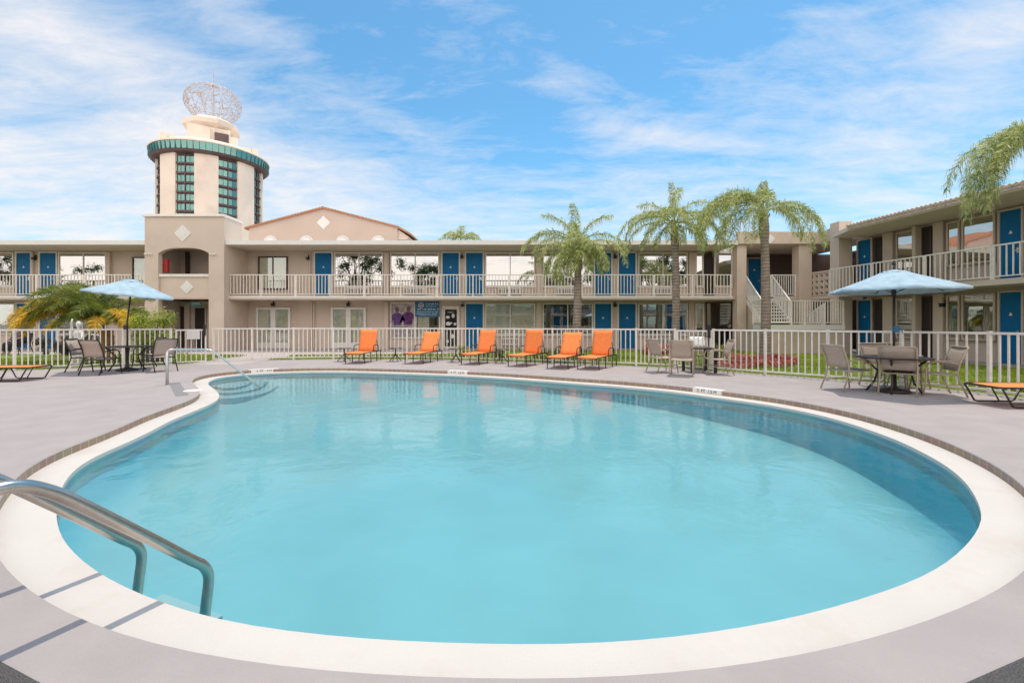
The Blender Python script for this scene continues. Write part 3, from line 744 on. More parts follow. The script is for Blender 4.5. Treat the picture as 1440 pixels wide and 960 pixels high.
for px in (380.5, 431, 482, 532):
    c = A(px, 340, YG); mb = MB(); mb.prism([(c.x + .33 * math.cos(t), c.z + .30 * math.sin(t)) for t in [i * math.pi / 12 for i in range(13)]], YG - .06, YG - .003)
    mb.prism([(c.x + .45 * math.cos(t), c.z + .42 * math.sin(t)) for t in [i * math.pi / 12 for i in range(13)]] + [(c.x + .36 * math.cos(t), c.z + .33 * math.sin(t)) for t in [i * math.pi / 12 for i in range(12, -1, -1)]], YG - .04, YG - .003)
    part(mb, 'half_round_vent', trim_white, gb_)

# ------------------------------------------------------------------ stair block between the ranges
st = thing('stair_block', (12.5, 22, 0), 'open stair hall with columns, staircase and landing where the two ranges meet', 'building')
WL[st.name] = Vector(st.location)
c1l, c1r = XS(1035), XS(1048)
def sp_(mb, name, m): return part(mb, name, m, st)
mb = MB(); mb.box(c1l, c1r, YS - .12, YS + .35, -.02, 5.33); sp_(mb, 'column', stucco_tan)
c2l, c2r = XS(1121.5), XS(1139.5)
mb = MB(); mb.box(c2l, c2r, YS - .12, YS + .45, -.02, 5.33); sp_(mb, 'column', stucco_tan)
p3l = (1180 - CX) * 20.9 / F; p3r = (1197 - CX) * 20.9 / F
mb = MB(); mb.box(p3l, p3r + .05, 20.9, 21.5, -.02, 6.05); sp_(mb, 'column', stucco_tan)
mb = MB(); mb.slab([(c1l - .02, YS - .3), (XS(1151), YS - .3), (p3l + .05, 20.95), (p3l + .25, 21.3), (XS(1151) + .25, YS), (c1l - .02, YS)], 5.335, 5.93); sp_(mb, 'parapet', stucco_tan)
mb = MB(); mb.slab([(XS(1048), YS + .003), (XS(1151) + .25, YS + .003), (p3l + .3, 21.3), (17.6, 21.3), (17.6, 29), (XW(1030) + .05, 29), (XW(1030) + .05, YS + .36)], 5.336, 5.5); sp_(mb, 'roof', soffit_m)
diamond(1083, 336, .24, YS - .3, st)
shade_brown = mat('shade_brown_stucco', (.10, .066, .055), .9, var=.1)  # dark brown puts the shade under the hall roof into the wall colour
mb = MB(); mb.box(XW(1030) + .005, 19, 26.0, 26.3, 0, 5.3); mb.box(18.6, 18.9, 21.5, 26, 0, 5.3); sp_(mb, 'back_wall', shade_brown)
mb = MB(); mb.box(XW(1030) + .003, XW(1030) + .2, YW, 26, 0, 5.3); sp_(mb, 'side_wall', stucco_tan)
mb = MB(); mb.slab([(XS(1030) + .01, YS + .1), (11.75, YS + .1), (13.2, YS + .1), (17.8, YS + .1), (17.8, 25.99), (XW(1030) + .21, 25.99), (XW(1030) + .01, YW - .01), (XS(1030) + .01, YW - .01)], ZB, ZF); sp_(mb, 'walkway', stucco_tan)
WS = Wall((0, 26.0, 0), (1, 0, 0), (0, -1, 0), st)
WS.door((1051.5 - CX) * 26 / F, (1069 - CX) * 26 / F, ZF, 2.3, fr=stucco_tan)
railing(st, (13.15, YS + .15, 0), (c2l - .03, YS + .15, 0), ZF, m=cream)
# breeze-block screen
bw0, bw1 = Vector((c2r + .05, YS + .1, 0)), Vector((p3l + .25, 21.5, 0))
u = (bw1 - bw0).normalized(); L = (bw1 - bw0).length
mb = MB()
mb.obox(bw0, u, (0, L), (-.06, .06), 2.55, 2.70); mb.obox(bw0, u, (0, L), (-.08, .08), 3.84, 3.92)
nb = 5; w = L / nb; hgt = 1.14 / 4
nn = Vector((-u.y, u.x, 0))
for i in range(nb + 1): mb.obox(bw0, u, (max(0, i * w - .03), min(L, i * w + .03)), (-.055, .055), 2.703, 3.837)
for j in range(1, 4): mb.obox(bw0, u, (0.001, L - .001), (-.05, .05), 2.70 + j * hgt - .025, 2.70 + j * hgt + .025)
for i in range(nb):
    for j in range(4):
        cc = bw0 + u * (i + .5) * w; zc = 2.70 + (j + .5) * hgt
        for k in range(6):
            a0 = k * math.pi / 3; a1 = a0 + math.pi / 3; rx, rz = w * .40, hgt * .40
            mb.bar(cc + u * rx * math.cos(a0) + Vector((0, 0, zc + rz * math.sin(a0))), cc + u * rx * math.cos(a1) + Vector((0, 0, zc + rz * math.sin(a1))), .09, .045)
sp_(mb, 'breeze_block_screen', stucco_tan)
# flight, landing, walls
LZ = 1.30; lx0, lx1, ly0, ly1 = 11.35, 14.9, 20.35, 21.45
mb = MB(); mb.box(lx0, lx1, ly0, ly1, LZ - .22, LZ); land = sp_(mb, 'landing', trim_white)
mb = MB(); mb.box(lx0 + .12, lx1 - .0, ly0 + .12, ly0 + .3, -.02, LZ - .223); mb.box(lx0 + .12, lx0 + .3, ly0 + .303, YS + .1, -.02, LZ - .3); sp_(mb, 'landing_wall', stucco_tan)
mb = MB(); k = 9; y0, y1 = ly1, YS + .1; sw0, sw1 = 11.85, 13.15
for i in range(k):
    a = y0 + (y1 - y0) * i / k; z = LZ + (ZF - LZ) * (i + 1) / k - .002
    mb.box(sw0, sw1, a, a + (y1 - y0) / k + .03, z - .05, z - .0)
fl_ = sp_(mb, 'stair_treads', trim_white)
for xx in (sw0 - .06, sw1 + .01):
    mb = MB(); mb.add([(xx, y0, LZ - .10), (xx + .05, y0, LZ - .10), (xx + .05, y1, ZF - .25), (xx, y1, ZF - .25), (xx, y0, LZ + .12), (xx + .05, y0, LZ + .12), (xx + .05, y1, ZF - .03), (xx, y1, ZF - .03)],
           [(0, 3, 2, 1), (4, 5, 6, 7), (0, 1, 5, 4), (1, 2, 6, 5), (2, 3, 7, 6), (3, 0, 4, 7)]); sp_(mb, 'stringer', cream)
mb = MB(); mb.add([(sw0 + .0, y0, -.02), (sw0 + .12, y0, -.02), (sw0 + .12, y1, -.02), (sw0, y1, -.02), (sw0, y0, LZ - .12), (sw0 + .12, y0, LZ - .12), (sw0 + .12, y1, ZF - .3), (sw0, y1, ZF - .3)], [(0, 3, 2, 1), (4, 5, 6, 7), (0, 1, 5, 4), (1, 2, 6, 5), (2, 3, 7, 6), (3, 0, 4, 7)])
sp_(mb, 'under_stair_wall', stucco_tan)
for xx in (sw0, sw1 + .03): railing(st, (xx, y0 + .02, 0), (xx, y1, 0), LZ, h=1.05, z1=ZF, name='stair_railing', m=trim_white)
railing(st, (lx0 + .05, ly0 + .05, 0), (lx1 - .05, ly0 + .05, 0), LZ, h=1.08, m=cream)
railing(st, (lx0 + .05, ly0 + .08, 0), (lx0 + .05, ly1 + .1, 0), LZ, h=1.08, m=cream)
mb = MB(); k = 7; y1b = 24.2
for i in range(k):
    a = ly1 + (y1b - ly1) * i / k; z = LZ - LZ * (i + 1) / (k + 1); mb.box(13.4, 14.7, a, a + (y1b - ly1) / k + .03, z - .12, z)
sp_(mb, 'stair_treads', trim_white)
railing(st, (14.75, ly1 + .02, 0), (14.75, y1b, 0), LZ, h=1.0, z1=.1, name='stair_railing', m=trim_white)

# ------------------------------------------------------------------ side wing
wg = thing('motel_wing', (wing_wall(12), 12, 0), 'beige two storey wing with upstairs walkway running towards the camera', 'building')
WL[wg.name] = Vector(wg.location)
def wp(mb, name, m, **k): return part(mb, name, m, wg, **k)
YN, YF_ = 4.0, 20.8
mb = MB(); mb.slab([(wing_wall(YF_) + .1, YF_), (wing_wall(YN), YN), (wing_wall(YN) + 7, YN), (wing_wall(YF_) + 5, YF_)], -.02, ZRB); wp(mb, 'wall', stucco_tan)
mb = MB(); mb.slab([(wing_roof(19.15), 19.15), (wing_roof(YN), YN), (wing_wall(YN) + 7.2, YN), (wing_wall(YF_) + 5, YF_ + .5), (wing_roof(19.15) + 1.3, 20.88), (wing_roof(19.15) + .5, 20.88)], ZRB + .003, ZT - .06); rf = wp(mb, 'roof', soffit_m)
# fluted metal/tile edge
mb = MB(); a = Vector((wing_roof(19.2) - .05, 19.2, 0)); b = Vector((wing_roof(YN) - .05, YN, 0)); L = (b - a).length; u = (b - a).normalized()
mb.obox(a, u, (0, L), (-.0, .05), ZRB + .04, ZT - .08)
k = int(L / .16)
for i in range(k):
    p = a + u * (i + .5) * L / k
    mb.tube([(p.x - .06, p.y, ZT - .05), (p.x + .5, p.y, ZT + .05)], .062, 6)
    mb.tube([(p.x + .0, p.y, ZT - .07), (p.x + .0, p.y, ZRB + .05)], .03, 5)
mb.build('roof_edge_tiles', mat('pale_tile', (.55, .44, .36), .8, var=.15, vscale=5), rf)
ya = 20.85
mb = MB(); mb.slab([(wing_edge(ya), ya), (wing_edge(YN), YN), (wing_wall(YN) - .003, YN), (wing_wall(ya) - .003, ya)], ZB, ZF); wp(mb, 'walkway', stucco_tan)
ys = [20.8 - i * 2.1 for i in range(9)]
for a, b in zip(ys, ys[1:]):
    railing(wg, (wing_edge(a) + .06, a - .032, 0), (wing_edge(b) + .06, b + .032, 0), ZF, sp=.165)
def wy(px): return 18.7 / ((px - CX) / F + DR)
o0 = Vector((wing_wall(20), 20, 0))
WW = Wall(o0, wing_u, Vector((-1, -DR, 0)).normalized(), wg)
def wa(px):                                    # distance along the wing wall
    Y = wy(px); return (Vector((wing_wall(Y), Y, 0)) - o0).dot(wing_u)
for z in (ZF, 0):
    WW.door(wa(1208), wa(1226), z, 2.4, fr=stucco_tan); WW.door(wa(1408), wa(1438), z, 2.4, fr=stucco_tan); WW.door(wa(1300), wa(1309) , z, 2.35, m=dark_room, fr=brown_frame, plate=False)
    WW.door(wa(1233), wa(1243), z, 2.35, m=dark_room, fr=brown_frame, plate=False)
    z0 = z + .75
    for a, b, mm in ((1262, 1291, ()), (1333, 1352, ()), (1354.5, 1402, ()), (1446, 1510, (.5,))):
        WW.window(wa(a), wa(b), z0, z + 2.42, mm, glass_up if z else glass_low, stucco_tan)
    WW.door(wa(1515), wa(1560), z, 2.4, fr=stucco_tan)
    WW.panel(wa(1293), wa(1298), z + .003, z + 2.5, stucco_tan, 'pilaster', .35); WW.panel(wa(1245), wa(1259), z + .003, z + 2.5, stucco_tan, 'pilaster', .14); WW.panel(wa(1316), wa(1330), z + .003, z + 2.5, stucco_tan, 'pilaster', .14)
WW.lamp(wa(1329), 2.15)
mb = MB(); WW.box(mb, wa(1200), wa(1203), 4.4, 4.65, .01, .15); mb.build('wall_lamp', brown_frame, wg)

# ------------------------------------------------------------------ round hotel tower far behind
HC = Vector((-98.9, 150, 0)); FA = math.atan2(-150, 98.9)
ht = thing('hotel_tower', HC, 'tall round cream hotel tower with green glass bays and rooftop wire globe', 'tower')
def hp(mb, name, m, **k): return part(mb, name, m, ht, **k)
def arc_wall(mb, a0, a1, r0, r1, z0, z1, n_=4):
    P = []
    for i in range(n_ + 1):
        a = a0 + (a1 - a0) * i / n_; c, s_ = math.cos(a), math.sin(a)
        for r in (r0, r1):
            for z in (z0, z1): P.append((HC.x + c * r, HC.y + s_ * r, z))
    f = []
    for i in range(n_):
        b = i * 4; f += [(b + 2, b + 6, b + 7, b + 3), (b, b + 1, b + 5, b + 4), (b + 1, b + 3, b + 7, b + 5), (b, b + 4, b + 6, b + 2)]
    f += [(0, 2, 3, 1), (n_ * 4, n_ * 4 + 1, n_ * 4 + 3, n_ * 4 + 2)]
    mb.add(P, f)
mb = MB(); mb.lathe([(14.0, 0), (14.0, 52.6)], HC, 64); hp(mb, 'wall', spandrel)
for i in range(8):
    a = FA + R(17 + 45 * i); b = a + R(22.5)
    mb = MB(); arc_wall(mb, b - R(12), b + R(12), 14.01, 14.75, 0, 52.5, 6); hp(mb, 'pier', pier_m)
    if i in (0, 1, 2, 6, 7):
        for fl2 in range(18):
            z = 1.0 + fl2 * 2.86; mb = MB()
            arc_wall(mb, a + R(-10.3), a + R(10.3), 14.02, 14.12, z, z + 1.75, 4); wb_ = hp(mb, 'window', glass_green)
        mb = MB()
        for k_ in (-5.2, 5.2): arc_wall(mb, a + R(k_ - .2), a + R(k_ + .2), 14.01, 14.2, 0, 52.4, 1)
        hp(mb, 'window_frame', spandrel)
        mb = MB()
        for fl2 in range(18): arc_wall(mb, a - R(10.4), a + R(10.4), 14.01, 14.42, .4 + fl2 * 2.86, .9 + fl2 * 2.86, 3)
        arc_wall(mb, a - R(.4), a + R(.4), 14.01, 14.40, 0, 52.4, 1)
        hp(mb, 'balcony_slabs', spandrel)
mb = MB(); mb.lathe([(14.2, 52.2), (15.8, 52.4), (16.3, 53.0), (16.3, 53.05)], HC, 64); hp(mb, 'ring_soffit', spandrel)
mb = MB(); mb.lathe([(16.25, 53.0), (16.5, 55.3)], HC, 64); hp(mb, 'ring_glass', glass_green)
mb = MB(); nv = 64 * 4                                    # one toothed band: mullions joined behind the glass
for z in (53.0, 55.3):
    for i in range(64):
        for da, rr_ in ((-.30, 16.0), (-.29, 16.60), (.29, 16.60), (.30, 16.0)):
            a = 2 * math.pi * i / 64 + R(da); mb.v.append((HC.x + math.cos(a) * rr_, HC.y + math.sin(a) * rr_, z))
mb.f = [(i, (i + 1) % nv, (i + 1) % nv + nv, i + nv) for i in range(nv)]
hp(mb, 'ring_mullion', tower_teal)
mb = MB(); mb.lathe([(16.2, 55.3), (16.8, 55.32), (16.8, 55.75), (15.0, 56.1), (14.0, 57.2), (0.5, 57.3)], HC, 64); hp(mb, 'roof', pier_m)
mb = MB(); u_ = Vector((math.cos(FA), math.sin(FA), 0)); v_ = Vector((-u_.y, u_.x, 0))
def hbox(mb, c, a, b, z0, z1):
    o = HC + v_ * c[0] + u_ * c[1]; mb.obox(o, v_, (-a, a), (-b, b), z0, z1)
hbox(mb, (-.5, 2), 5.5, 5.0, 57, 63.5); hbox(mb, (-3.5, 7.5), 3.0, .6, 57, 63.0); hbox(mb, (5, 3), 2.0, 4.2, 57, 61.5); hp(mb, 'penthouse', pier_m)
mb = MB(); mb.lathe([(6.5, 63.4), (8.2, 64.8), (8.2, 66.2), (5.5, 67.8), (3.0, 68.0)], HC, 8); hp(mb, 'penthouse_cap', pier_m)
mb = MB(); hbox(mb, (2.6, 7.2), 1.9, .3, 58.5, 62.0); hp(mb, 'louvre', spandrel)
for cx_, w in ((-12.4, 1.0), (-10.4, .8), (9.8, 1.4), (12.0, 1.0)):
    mb = MB(); hbox(mb, (cx_, 2.5), w, 1.2, 56.4, 60.2); hp(mb, 'roof_unit', pier_m)
mb = MB(); gc = Vector((HC.x + .4, HC.y, 73.6)); rr = random.Random(11)
def gpt(la, lo): return gc + Vector((8.1 * math.cos(la) * math.cos(lo), 8.1 * math.cos(la) * math.sin(lo), 6.0 * math.sin(la)))
for lo in range(0, 180, 20):
    P = [gpt(R(t), R(lo)) for t in range(0, 361, 15)]; mb.tube(P, .075, 4, False)
for la in (-60, -40, -20, 0, 20, 40, 60):
    mb.tube([gpt(R(la), R(t)) for t in range(0, 361, 15)], .06, 4, False)
for _ in range(330):
    la, lo = math.asin(rr.uniform(-.95, .75)), rr.uniform(0, 6.28); mb.tube([gpt(la, lo), gpt(la + rr.uniform(-.25, .25), lo + rr.uniform(-.3, .3))], .10, 4, False)
gl_ = hp(mb, 'wire_globe', globe_m)
mb = MB(); mb.tube([(gc.x, gc.y, 67.5), (gc.x, gc.y, 85)], .16, 6); hp(mb, 'mast', steel_dull)

# ------------------------------------------------------------------ pool fence
FH = 1.19
def fence_run(name, px_i, label, sp=1.40):
    P = [FP[i] for i in px_i]; P = resample(P, .2, False) + [P[-1]] if len(P) > 2 else P
    d = [0]
    for a, b in zip(P, P[1:]): d.append(d[-1] + (b - a).length)
    def at(t):
        for i in range(len(P) - 1):
            if t <= d[i + 1] + 1e-9: return P[i].lerp(P[i + 1], (t - d[i]) / max(1e-9, d[i + 1] - d[i]))
        return P[-1].copy()
    k = max(1, round(d[-1] / sp)); T = [at(d[-1] * i / k) for i in range(k + 1)]
    th = thing(name, T[0], label, 'fence')
    for p in T:
        mb = MB(); mb.box(p.x - .028, p.x + .028, p.y - .028, p.y + .028, -.01, FH + .005); mb.box(p.x - .032, p.x + .032, p.y - .032, p.y + .032, FH + .005, FH + .015); mb.build('post', fence_white, th)
    for a, b in zip(T, T[1:]):
        u = (b - a).normalized(); a2 = a + u * .030; b2 = b - u * .030; L = (b2 - a2).length; mb = MB()
        mb.obox(a2, u, (0, L), (-.026, .026), FH - .045, FH); mb.obox(a2, u, (0, L), (-.02, .02), .07, .105)
        m_ = 8
        for i in range(1, m_ + 1): mb.obox(a2, u, (L * i / (m_ + 1) - .014, L * i / (m_ + 1) + .014), (-.013, .013), .106, FH - .046)
        mb.build('railing_panel', fence_white, th)
    return th
fence_run('pool_fence', [0, 1, 2, 3, 4, 5], 'white metal picket fence behind the date palm and the brown table set')
fence_run('pool_fence', list(range(8, 15)), 'long white metal picket fence behind the row of six orange loungers')
fence_run('pool_fence', list(range(15, 25)), 'white metal picket fence behind the open umbrella near the staircase')
def gate(i, j, label, sign=False):
    a, b = FP[i] + Vector((.05, -.02, 0)), FP[j] + Vector((-.05, -.02, 0)); u = (b - a).normalized(); L = (b - a).length
    th = thing('gate', a, label, 'gate')
    mb = MB(); mb.obox(a, u, (0, .05), (-.025, .025), .05, FH - .03); mb.obox(a, u, (L - .05, L), (-.025, .025), .05, FH - .03)
    mb.obox(a, u, (.052, L - .052), (-.022, .022), FH - .08, FH - .03); mb.obox(a, u, (.052, L - .052), (-.022, .022), .06, .10)
    mb.build('gate_frame', fence_white, th)
    mb = MB(); k = max(4, round(L / .135))
    for q in range(1, k): mb.obox(a, u, (L * q / k - .013, L * q / k + .013), (-.012, .012), .101, FH - .081)
    mb.build('gate_slats', fence_white, th)
    mb = MB(); mb.obox(b, u, (-.10, -.02), (-.07, -.03), FH - .25, FH + .12); mb.build('latch', black, th)
    if sign:
        mb = MB(); mb.obox(a, u, (L * .36, L * .78), (-.045, -.030), FH - .36, FH - .06); s_ = mb.build('gate_sign', trim_white, th)
        c = a + u * L * .57
        text('POOL RULES', .045, black, s_, (c.x, c.y - .05, FH - .14), (R(90), 0, math.atan2(u.y, u.x)), ext=.001)
        text('NO LIFEGUARD\nON DUTY', .036, black, s_, (c.x, c.y - .05, FH - .25), (R(90), 0, math.atan2(u.y, u.x)), ext=.001)
gate(6, 7, 'white pool gate carrying a white sign in front of the entrance tower', True)
gate(14, 15, 'white pool gate behind the table with the white towel')

# ------------------------------------------------------------------ plants
def palm_frond(mb, base, az, e0, L, droop, nl, ll, rnd, w=.022, hang=.7, start=.18, rach=.018, curl=0.0, pw=1.35):
    base = Vector(base); P = [base]; T = []; k = 16; e = e0; a = az
    for i in range(k):
        s_ = (i + 1) / k; e = e0 - droop * s_ ** pw; a = az + curl * s_
        d = Vector((math.cos(a) * math.cos(e), math.sin(a) * math.cos(e), math.sin(e))); P.append(P[-1] + d * L / k); T.append(d)
    mb.tube(P, [rach * (1 - .85 * i / k) for i in range(k + 1)], 5, False)
    for i in range(nl):
        s_ = start + (1 - start) * (i + rnd.random()) / nl; q = s_ * k; j = min(k - 1, int(q)); p = P[j].lerp(P[j + 1], q - j); t = T[j]
        side = t.cross(Vector((0, 0, 1)));
        if side.length < 1e-3: side = Vector((math.sin(a), -math.cos(a), 0))
        side.normalize(); up = side.cross(t)
        for sg_ in (-1, 1):
            l = ll * (.55 + .45 * math.sin(math.pi * min(1, (s_ - start) / (1 - start) * .86 + .14))) * rnd.uniform(.75, 1.15)
            d = (side * sg_ * rnd.uniform(.5, 1) + t * rnd.uniform(.35, .8) + up * rnd.gauss(0, .38)).normalized()
            d2 = (d * (1 - hang) + Vector((0, 0, -1)) * hang + Vector((rnd.gauss(0, .12), rnd.gauss(0, .12), 0))).normalized()
            p1 = p + d * l * .42; p2 = p1 + d2 * l * .58
            n_ = d.cross(Vector((rnd.uniform(-1, 1), rnd.uniform(-1, 1), rnd.uniform(-1, 1)))).normalized() * w / 2
            mb.add([p - n_ * .5, p + n_ * .5, p1 + n_, p1 - n_, p2], [(0, 1, 2, 3), (3, 2, 4)])
def palm_tree(name, base, crown, fronds, label, seed, tr=.15, m=None, nl=95, ll=.5, group=None, hang=.72, w=.022, pw=1.35):
    rnd = random.Random(seed); base = Vector(base); crown = Vector(crown)
    th = thing(name, base, label, 'palm tree', group)
    mb = MB(); k = 30; P = []; rad = []
    for i in range(k + 1):
        t = i / k; q = base.lerp(crown, t); q.x += .06 * math.sin(t * 3); P.append(q)
        rad.append(tr * (1.18 - .35 * t) * (1 + .035 * (i % 2)) * (1.25 if t < .04 else 1) * (1.0 if t < .8 else 1 + .35 * math.sin((t - .8) / .2 * math.pi)))
    mb.tube(P, rad, 12); mb.build('trunk', trunk_m, th, smooth=False)
    mb = MB()
    for i in range(9):                                     # old leaf bases
        a = rnd.uniform(0, 6.28); z = rnd.uniform(-.6, .0); q = crown + Vector((math.cos(a) * tr * .8, math.sin(a) * tr * .8, z)); mb.tube([q, q + Vector((math.cos(a) * .14, math.sin(a) * .14, .22))], [.035, .012], 5)
    mb.build('leaf_bases', trunk_m, th)
    mb = MB()
    for (az, e0, L, dr) in fronds:
        palm_frond(mb, crown + Vector((0, 0, rnd.uniform(-.05, .15))), R(az + rnd.uniform(-6, 6)), R(e0), L * rnd.uniform(.93, 1.07), R(dr), nl, ll, rnd, w=w, hang=hang, curl=rnd.uniform(-.25, .25), pw=pw)
    mb.build('crown', m or palm_leaf, th)
    return th
def GB(px, Y): return Vector(((px - CX) * Y / F, Y, 0))
Y1, Y2, Y3, Y4 = 17.6, 18.3, 16.6, 10.2
palm_tree('queen_palm', GB(808, Y1), A(812, 352, Y1), [(178, 50, 2.8, 112), (165, 60, 2.5, 115), (150, 55, 2.4, 118), (205, 38, 2.3, 122), (5, 54, 2.7, 128), (-20, 40, 2.3, 122), (175, 80, 1.9, 75), (5, 78, 1.9, 75), (255, 84, 1.8, 60), (250, 60, 2.0, 125), (285, 45, 1.8, 118), (225, 12, 1.9, 105), (320, 10, 1.7, 98), (262, 6, 1.6, 95), (190, 5, 1.8, 95), (200, -15, 1.7, 70), (215, -25, 1.6, 60), (300, -20, 1.3, 65), (250, -20, 1.4, 65), (330, -5, 1.5, 80), (120, 30, 1.8, 105), (100, 70, 2.0, 60), (60, 40, 1.8, 115), (340, 15, 1.6, 90), (270, 30, 1.6, 105), (240, 35, 1.7, 110), (310, 30, 1.6, 110)],
          'shortest queen palm with bushy yellow green crown behind the middle loungers', 1, .15, group='queen palms in the courtyard', nl=84, ll=.46, w=.024, hang=.66, pw=1.2)
palm_tree('queen_palm', GB(949, Y2), A(948, 318, Y2), [(180, 46, 2.9, 116), (200, 50, 2.7, 118), (160, 30, 2.4, 112), (192, 35, 2.6, 112), (25, 66, 2.9, 88), (35, 58, 2.4, 100), (350, 50, 2.5, 116), (100, 87, 1.9, 8), (70, 74, 2.3, 50), (140, 72, 2.1, 80), (215, 30, 2.4, 118), (310, 35, 2.2, 122), (5, 30, 2.4, 110), (260, 50, 1.9, 125), (120, 60, 2.0, 95), (240, 10, 1.7, 95), (330, 5, 1.8, 92), (170, 5, 1.8, 85), (10, 5, 1.8, 88), (290, 20, 1.6, 100), (230, 60, 2.1, 120), (270, -10, 1.3, 75), (200, -10, 1.4, 75)],
          'queen palm of middle height with a spiky open crown, between its two neighbours', 2, .14, group='queen palms in the courtyard', nl=82, ll=.46, w=.023, hang=.68, pw=1.15)
palm_tree('queen_palm', GB(1076, Y3), A(1073, 298, Y3), [(185, 70, 3.5, 158), (172, 76, 3.4, 158), (200, 64, 3.6, 158), (215, 66, 3.2, 158), (150, 72, 2.8, 150), (192, 52, 3.6, 142), (205, 46, 3.5, 138), (180, 60, 3.7, 152), (8, 44, 2.9, 132), (-12, 40, 2.9, 128), (22, 50, 2.7, 128), (0, 52, 3.0, 138), (-28, 45, 2.7, 130), (195, 34, 3.0, 128), (178, 26, 2.6, 118), (120, 80, 1.7, 90), (250, 74, 2.1, 150), (235, 70, 2.8, 158), (60, 86, 1.1, 15), (340, 20, 1.9, 108), (225, 44, 3.0, 140), (165, 49, 3.1, 138), (205, 78, 2.7, 150), (190, 80, 2.6, 150), (212, 24, 2.6, 116), (240, 20, 2.0, 110), (175, 66, 3.2, 156)],
          'tall queen palm with heavy drooping fronds standing before the staircase', 3, .145, group='queen palms in the courtyard', nl=92, ll=.50, hang=.80, w=.021, pw=.85)
c4 = A(1512, 216, Y4)
palm_tree('queen_palm', (c4.x + .1, c4.y, 0), c4, [(180, 68, 3.6, 158), (186, 62, 3.7, 156), (172, 64, 3.6, 156), (195, 70, 3.3, 154), (165, 72, 3.1, 150), (178, 74, 3.7, 166), (183, 58, 3.5, 148), (205, 60, 3.0, 148), (190, 54, 3.1, 142), (200, 66, 3.4, 156), (175, 50, 3.2, 140), (210, 72, 3.0, 156), (90, 70, 2.2, 90), (0, 60, 2.2, 110), (270, 55, 1.8, 110), (45, 50, 2.2, 100), (320, 50, 2.0, 110)],
          'queen palm fronds hanging in front of the wing roof beside an upstairs blue door', 4, .15, group='queen palms in the courtyard', nl=150, ll=.46, hang=.82, w=.014, pw=.82)
palm_tree('queen_palm', GB(648, 44), A(648, 340, 44), [(180, 35, 2.2, 70), (0, 35, 2.2, 70), (90, 80, 1.6, 30), (150, 60, 1.8, 60), (30, 60, 1.9, 60), (270, 60, 1.6, 60), (215, 45, 2, 70), (330, 45, 2, 70), (200, 10, 1.6, 50), (340, 10, 1.6, 50)],
          'distant palm top showing just above the flat motel roof', 5, .16, nl=50, ll=.7, w=.05, hang=.4)
# date palm with yellowing fronds
rnd = random.Random(8); YD = 16.2; bp_ = GB(150, YD)
dpalm = thing('date_palm', bp_, 'short date palm with arching fronds turning yellow behind the fence', 'palm tree')
mb = MB(); P = [bp_ + Vector((.02 * math.sin(i), 0, 1.15 * i / 12)) for i in range(13)]; mb.tube(P, [.19 * (1 + .12 * (i % 2)) for i in range(13)], 10); mb.build('trunk', trunk_orange, dpalm)
cr_ = bp_ + Vector((0, 0, 1.30))
mb = MB()
for az, e0, L, dr in [(180, 68, 3.0, 118), (168, 74, 2.9, 112), (195, 64, 2.8, 115), (150, 70, 2.6, 105), (205, 76, 2.9, 118), (175, 82, 2.5, 90), (190, 78, 2.9, 112), (130, 76, 2.3, 85), (100, 82, 1.9, 60), (60, 74, 1.9, 85), (20, 64, 1.5, 100), (0, 58, 1.5, 110), (-20, 62, 1.5, 110), (230, 70, 2.5, 118), (255, 70, 2.1, 115), (290, 64, 1.8, 110), (215, 55, 2.3, 110), (320, 54, 1.5, 105), (185, 58, 2.6, 108), (240, 78, 2.4, 105), (160, 60, 2.5, 108), (182, 74, 2.8, 125), (200, 70, 2.6, 122), (220, 64, 2.4, 118), (172, 66, 2.5, 115), (270, 60, 1.7, 115), (250, 50, 1.7, 110)]:
    palm_frond(mb, cr_, R(az + rnd.uniform(-8, 8)), R(e0), L, R(dr), 150, .42, rnd, w=.024, hang=.3, start=.10, rach=.02)
mb.build('crown', palm_dark, dpalm)
mb = MB()
for az, e0, L, dr in [(188, 56, 3.2, 118), (196, 56, 3.3, 120), (208, 56, 3.2, 122), (200, 50, 3.1, 118), (190, 46, 3.1, 108), (212, 46, 2.9, 112), (193, 38, 2.7, 100), (183, 52, 2.9, 112), (220, 50, 2.8, 118), (325, 54, 1.9, 120), (330, 44, 1.5, 105), (350, 40, 1.4, 100), (235, 35, 1.8, 95), (205, 58, 3.0, 125), (184, 62, 3.1, 125), (300, 40, 1.5, 105)]:
    palm_frond(mb, cr_, R(az + rnd.uniform(-6, 6)), R(e0), L, R(dr), 150, .40, rnd, w=.026, hang=.35, start=.25, rach=.02)
mb.build('yellow_fronds', palm_yellow, dpalm)
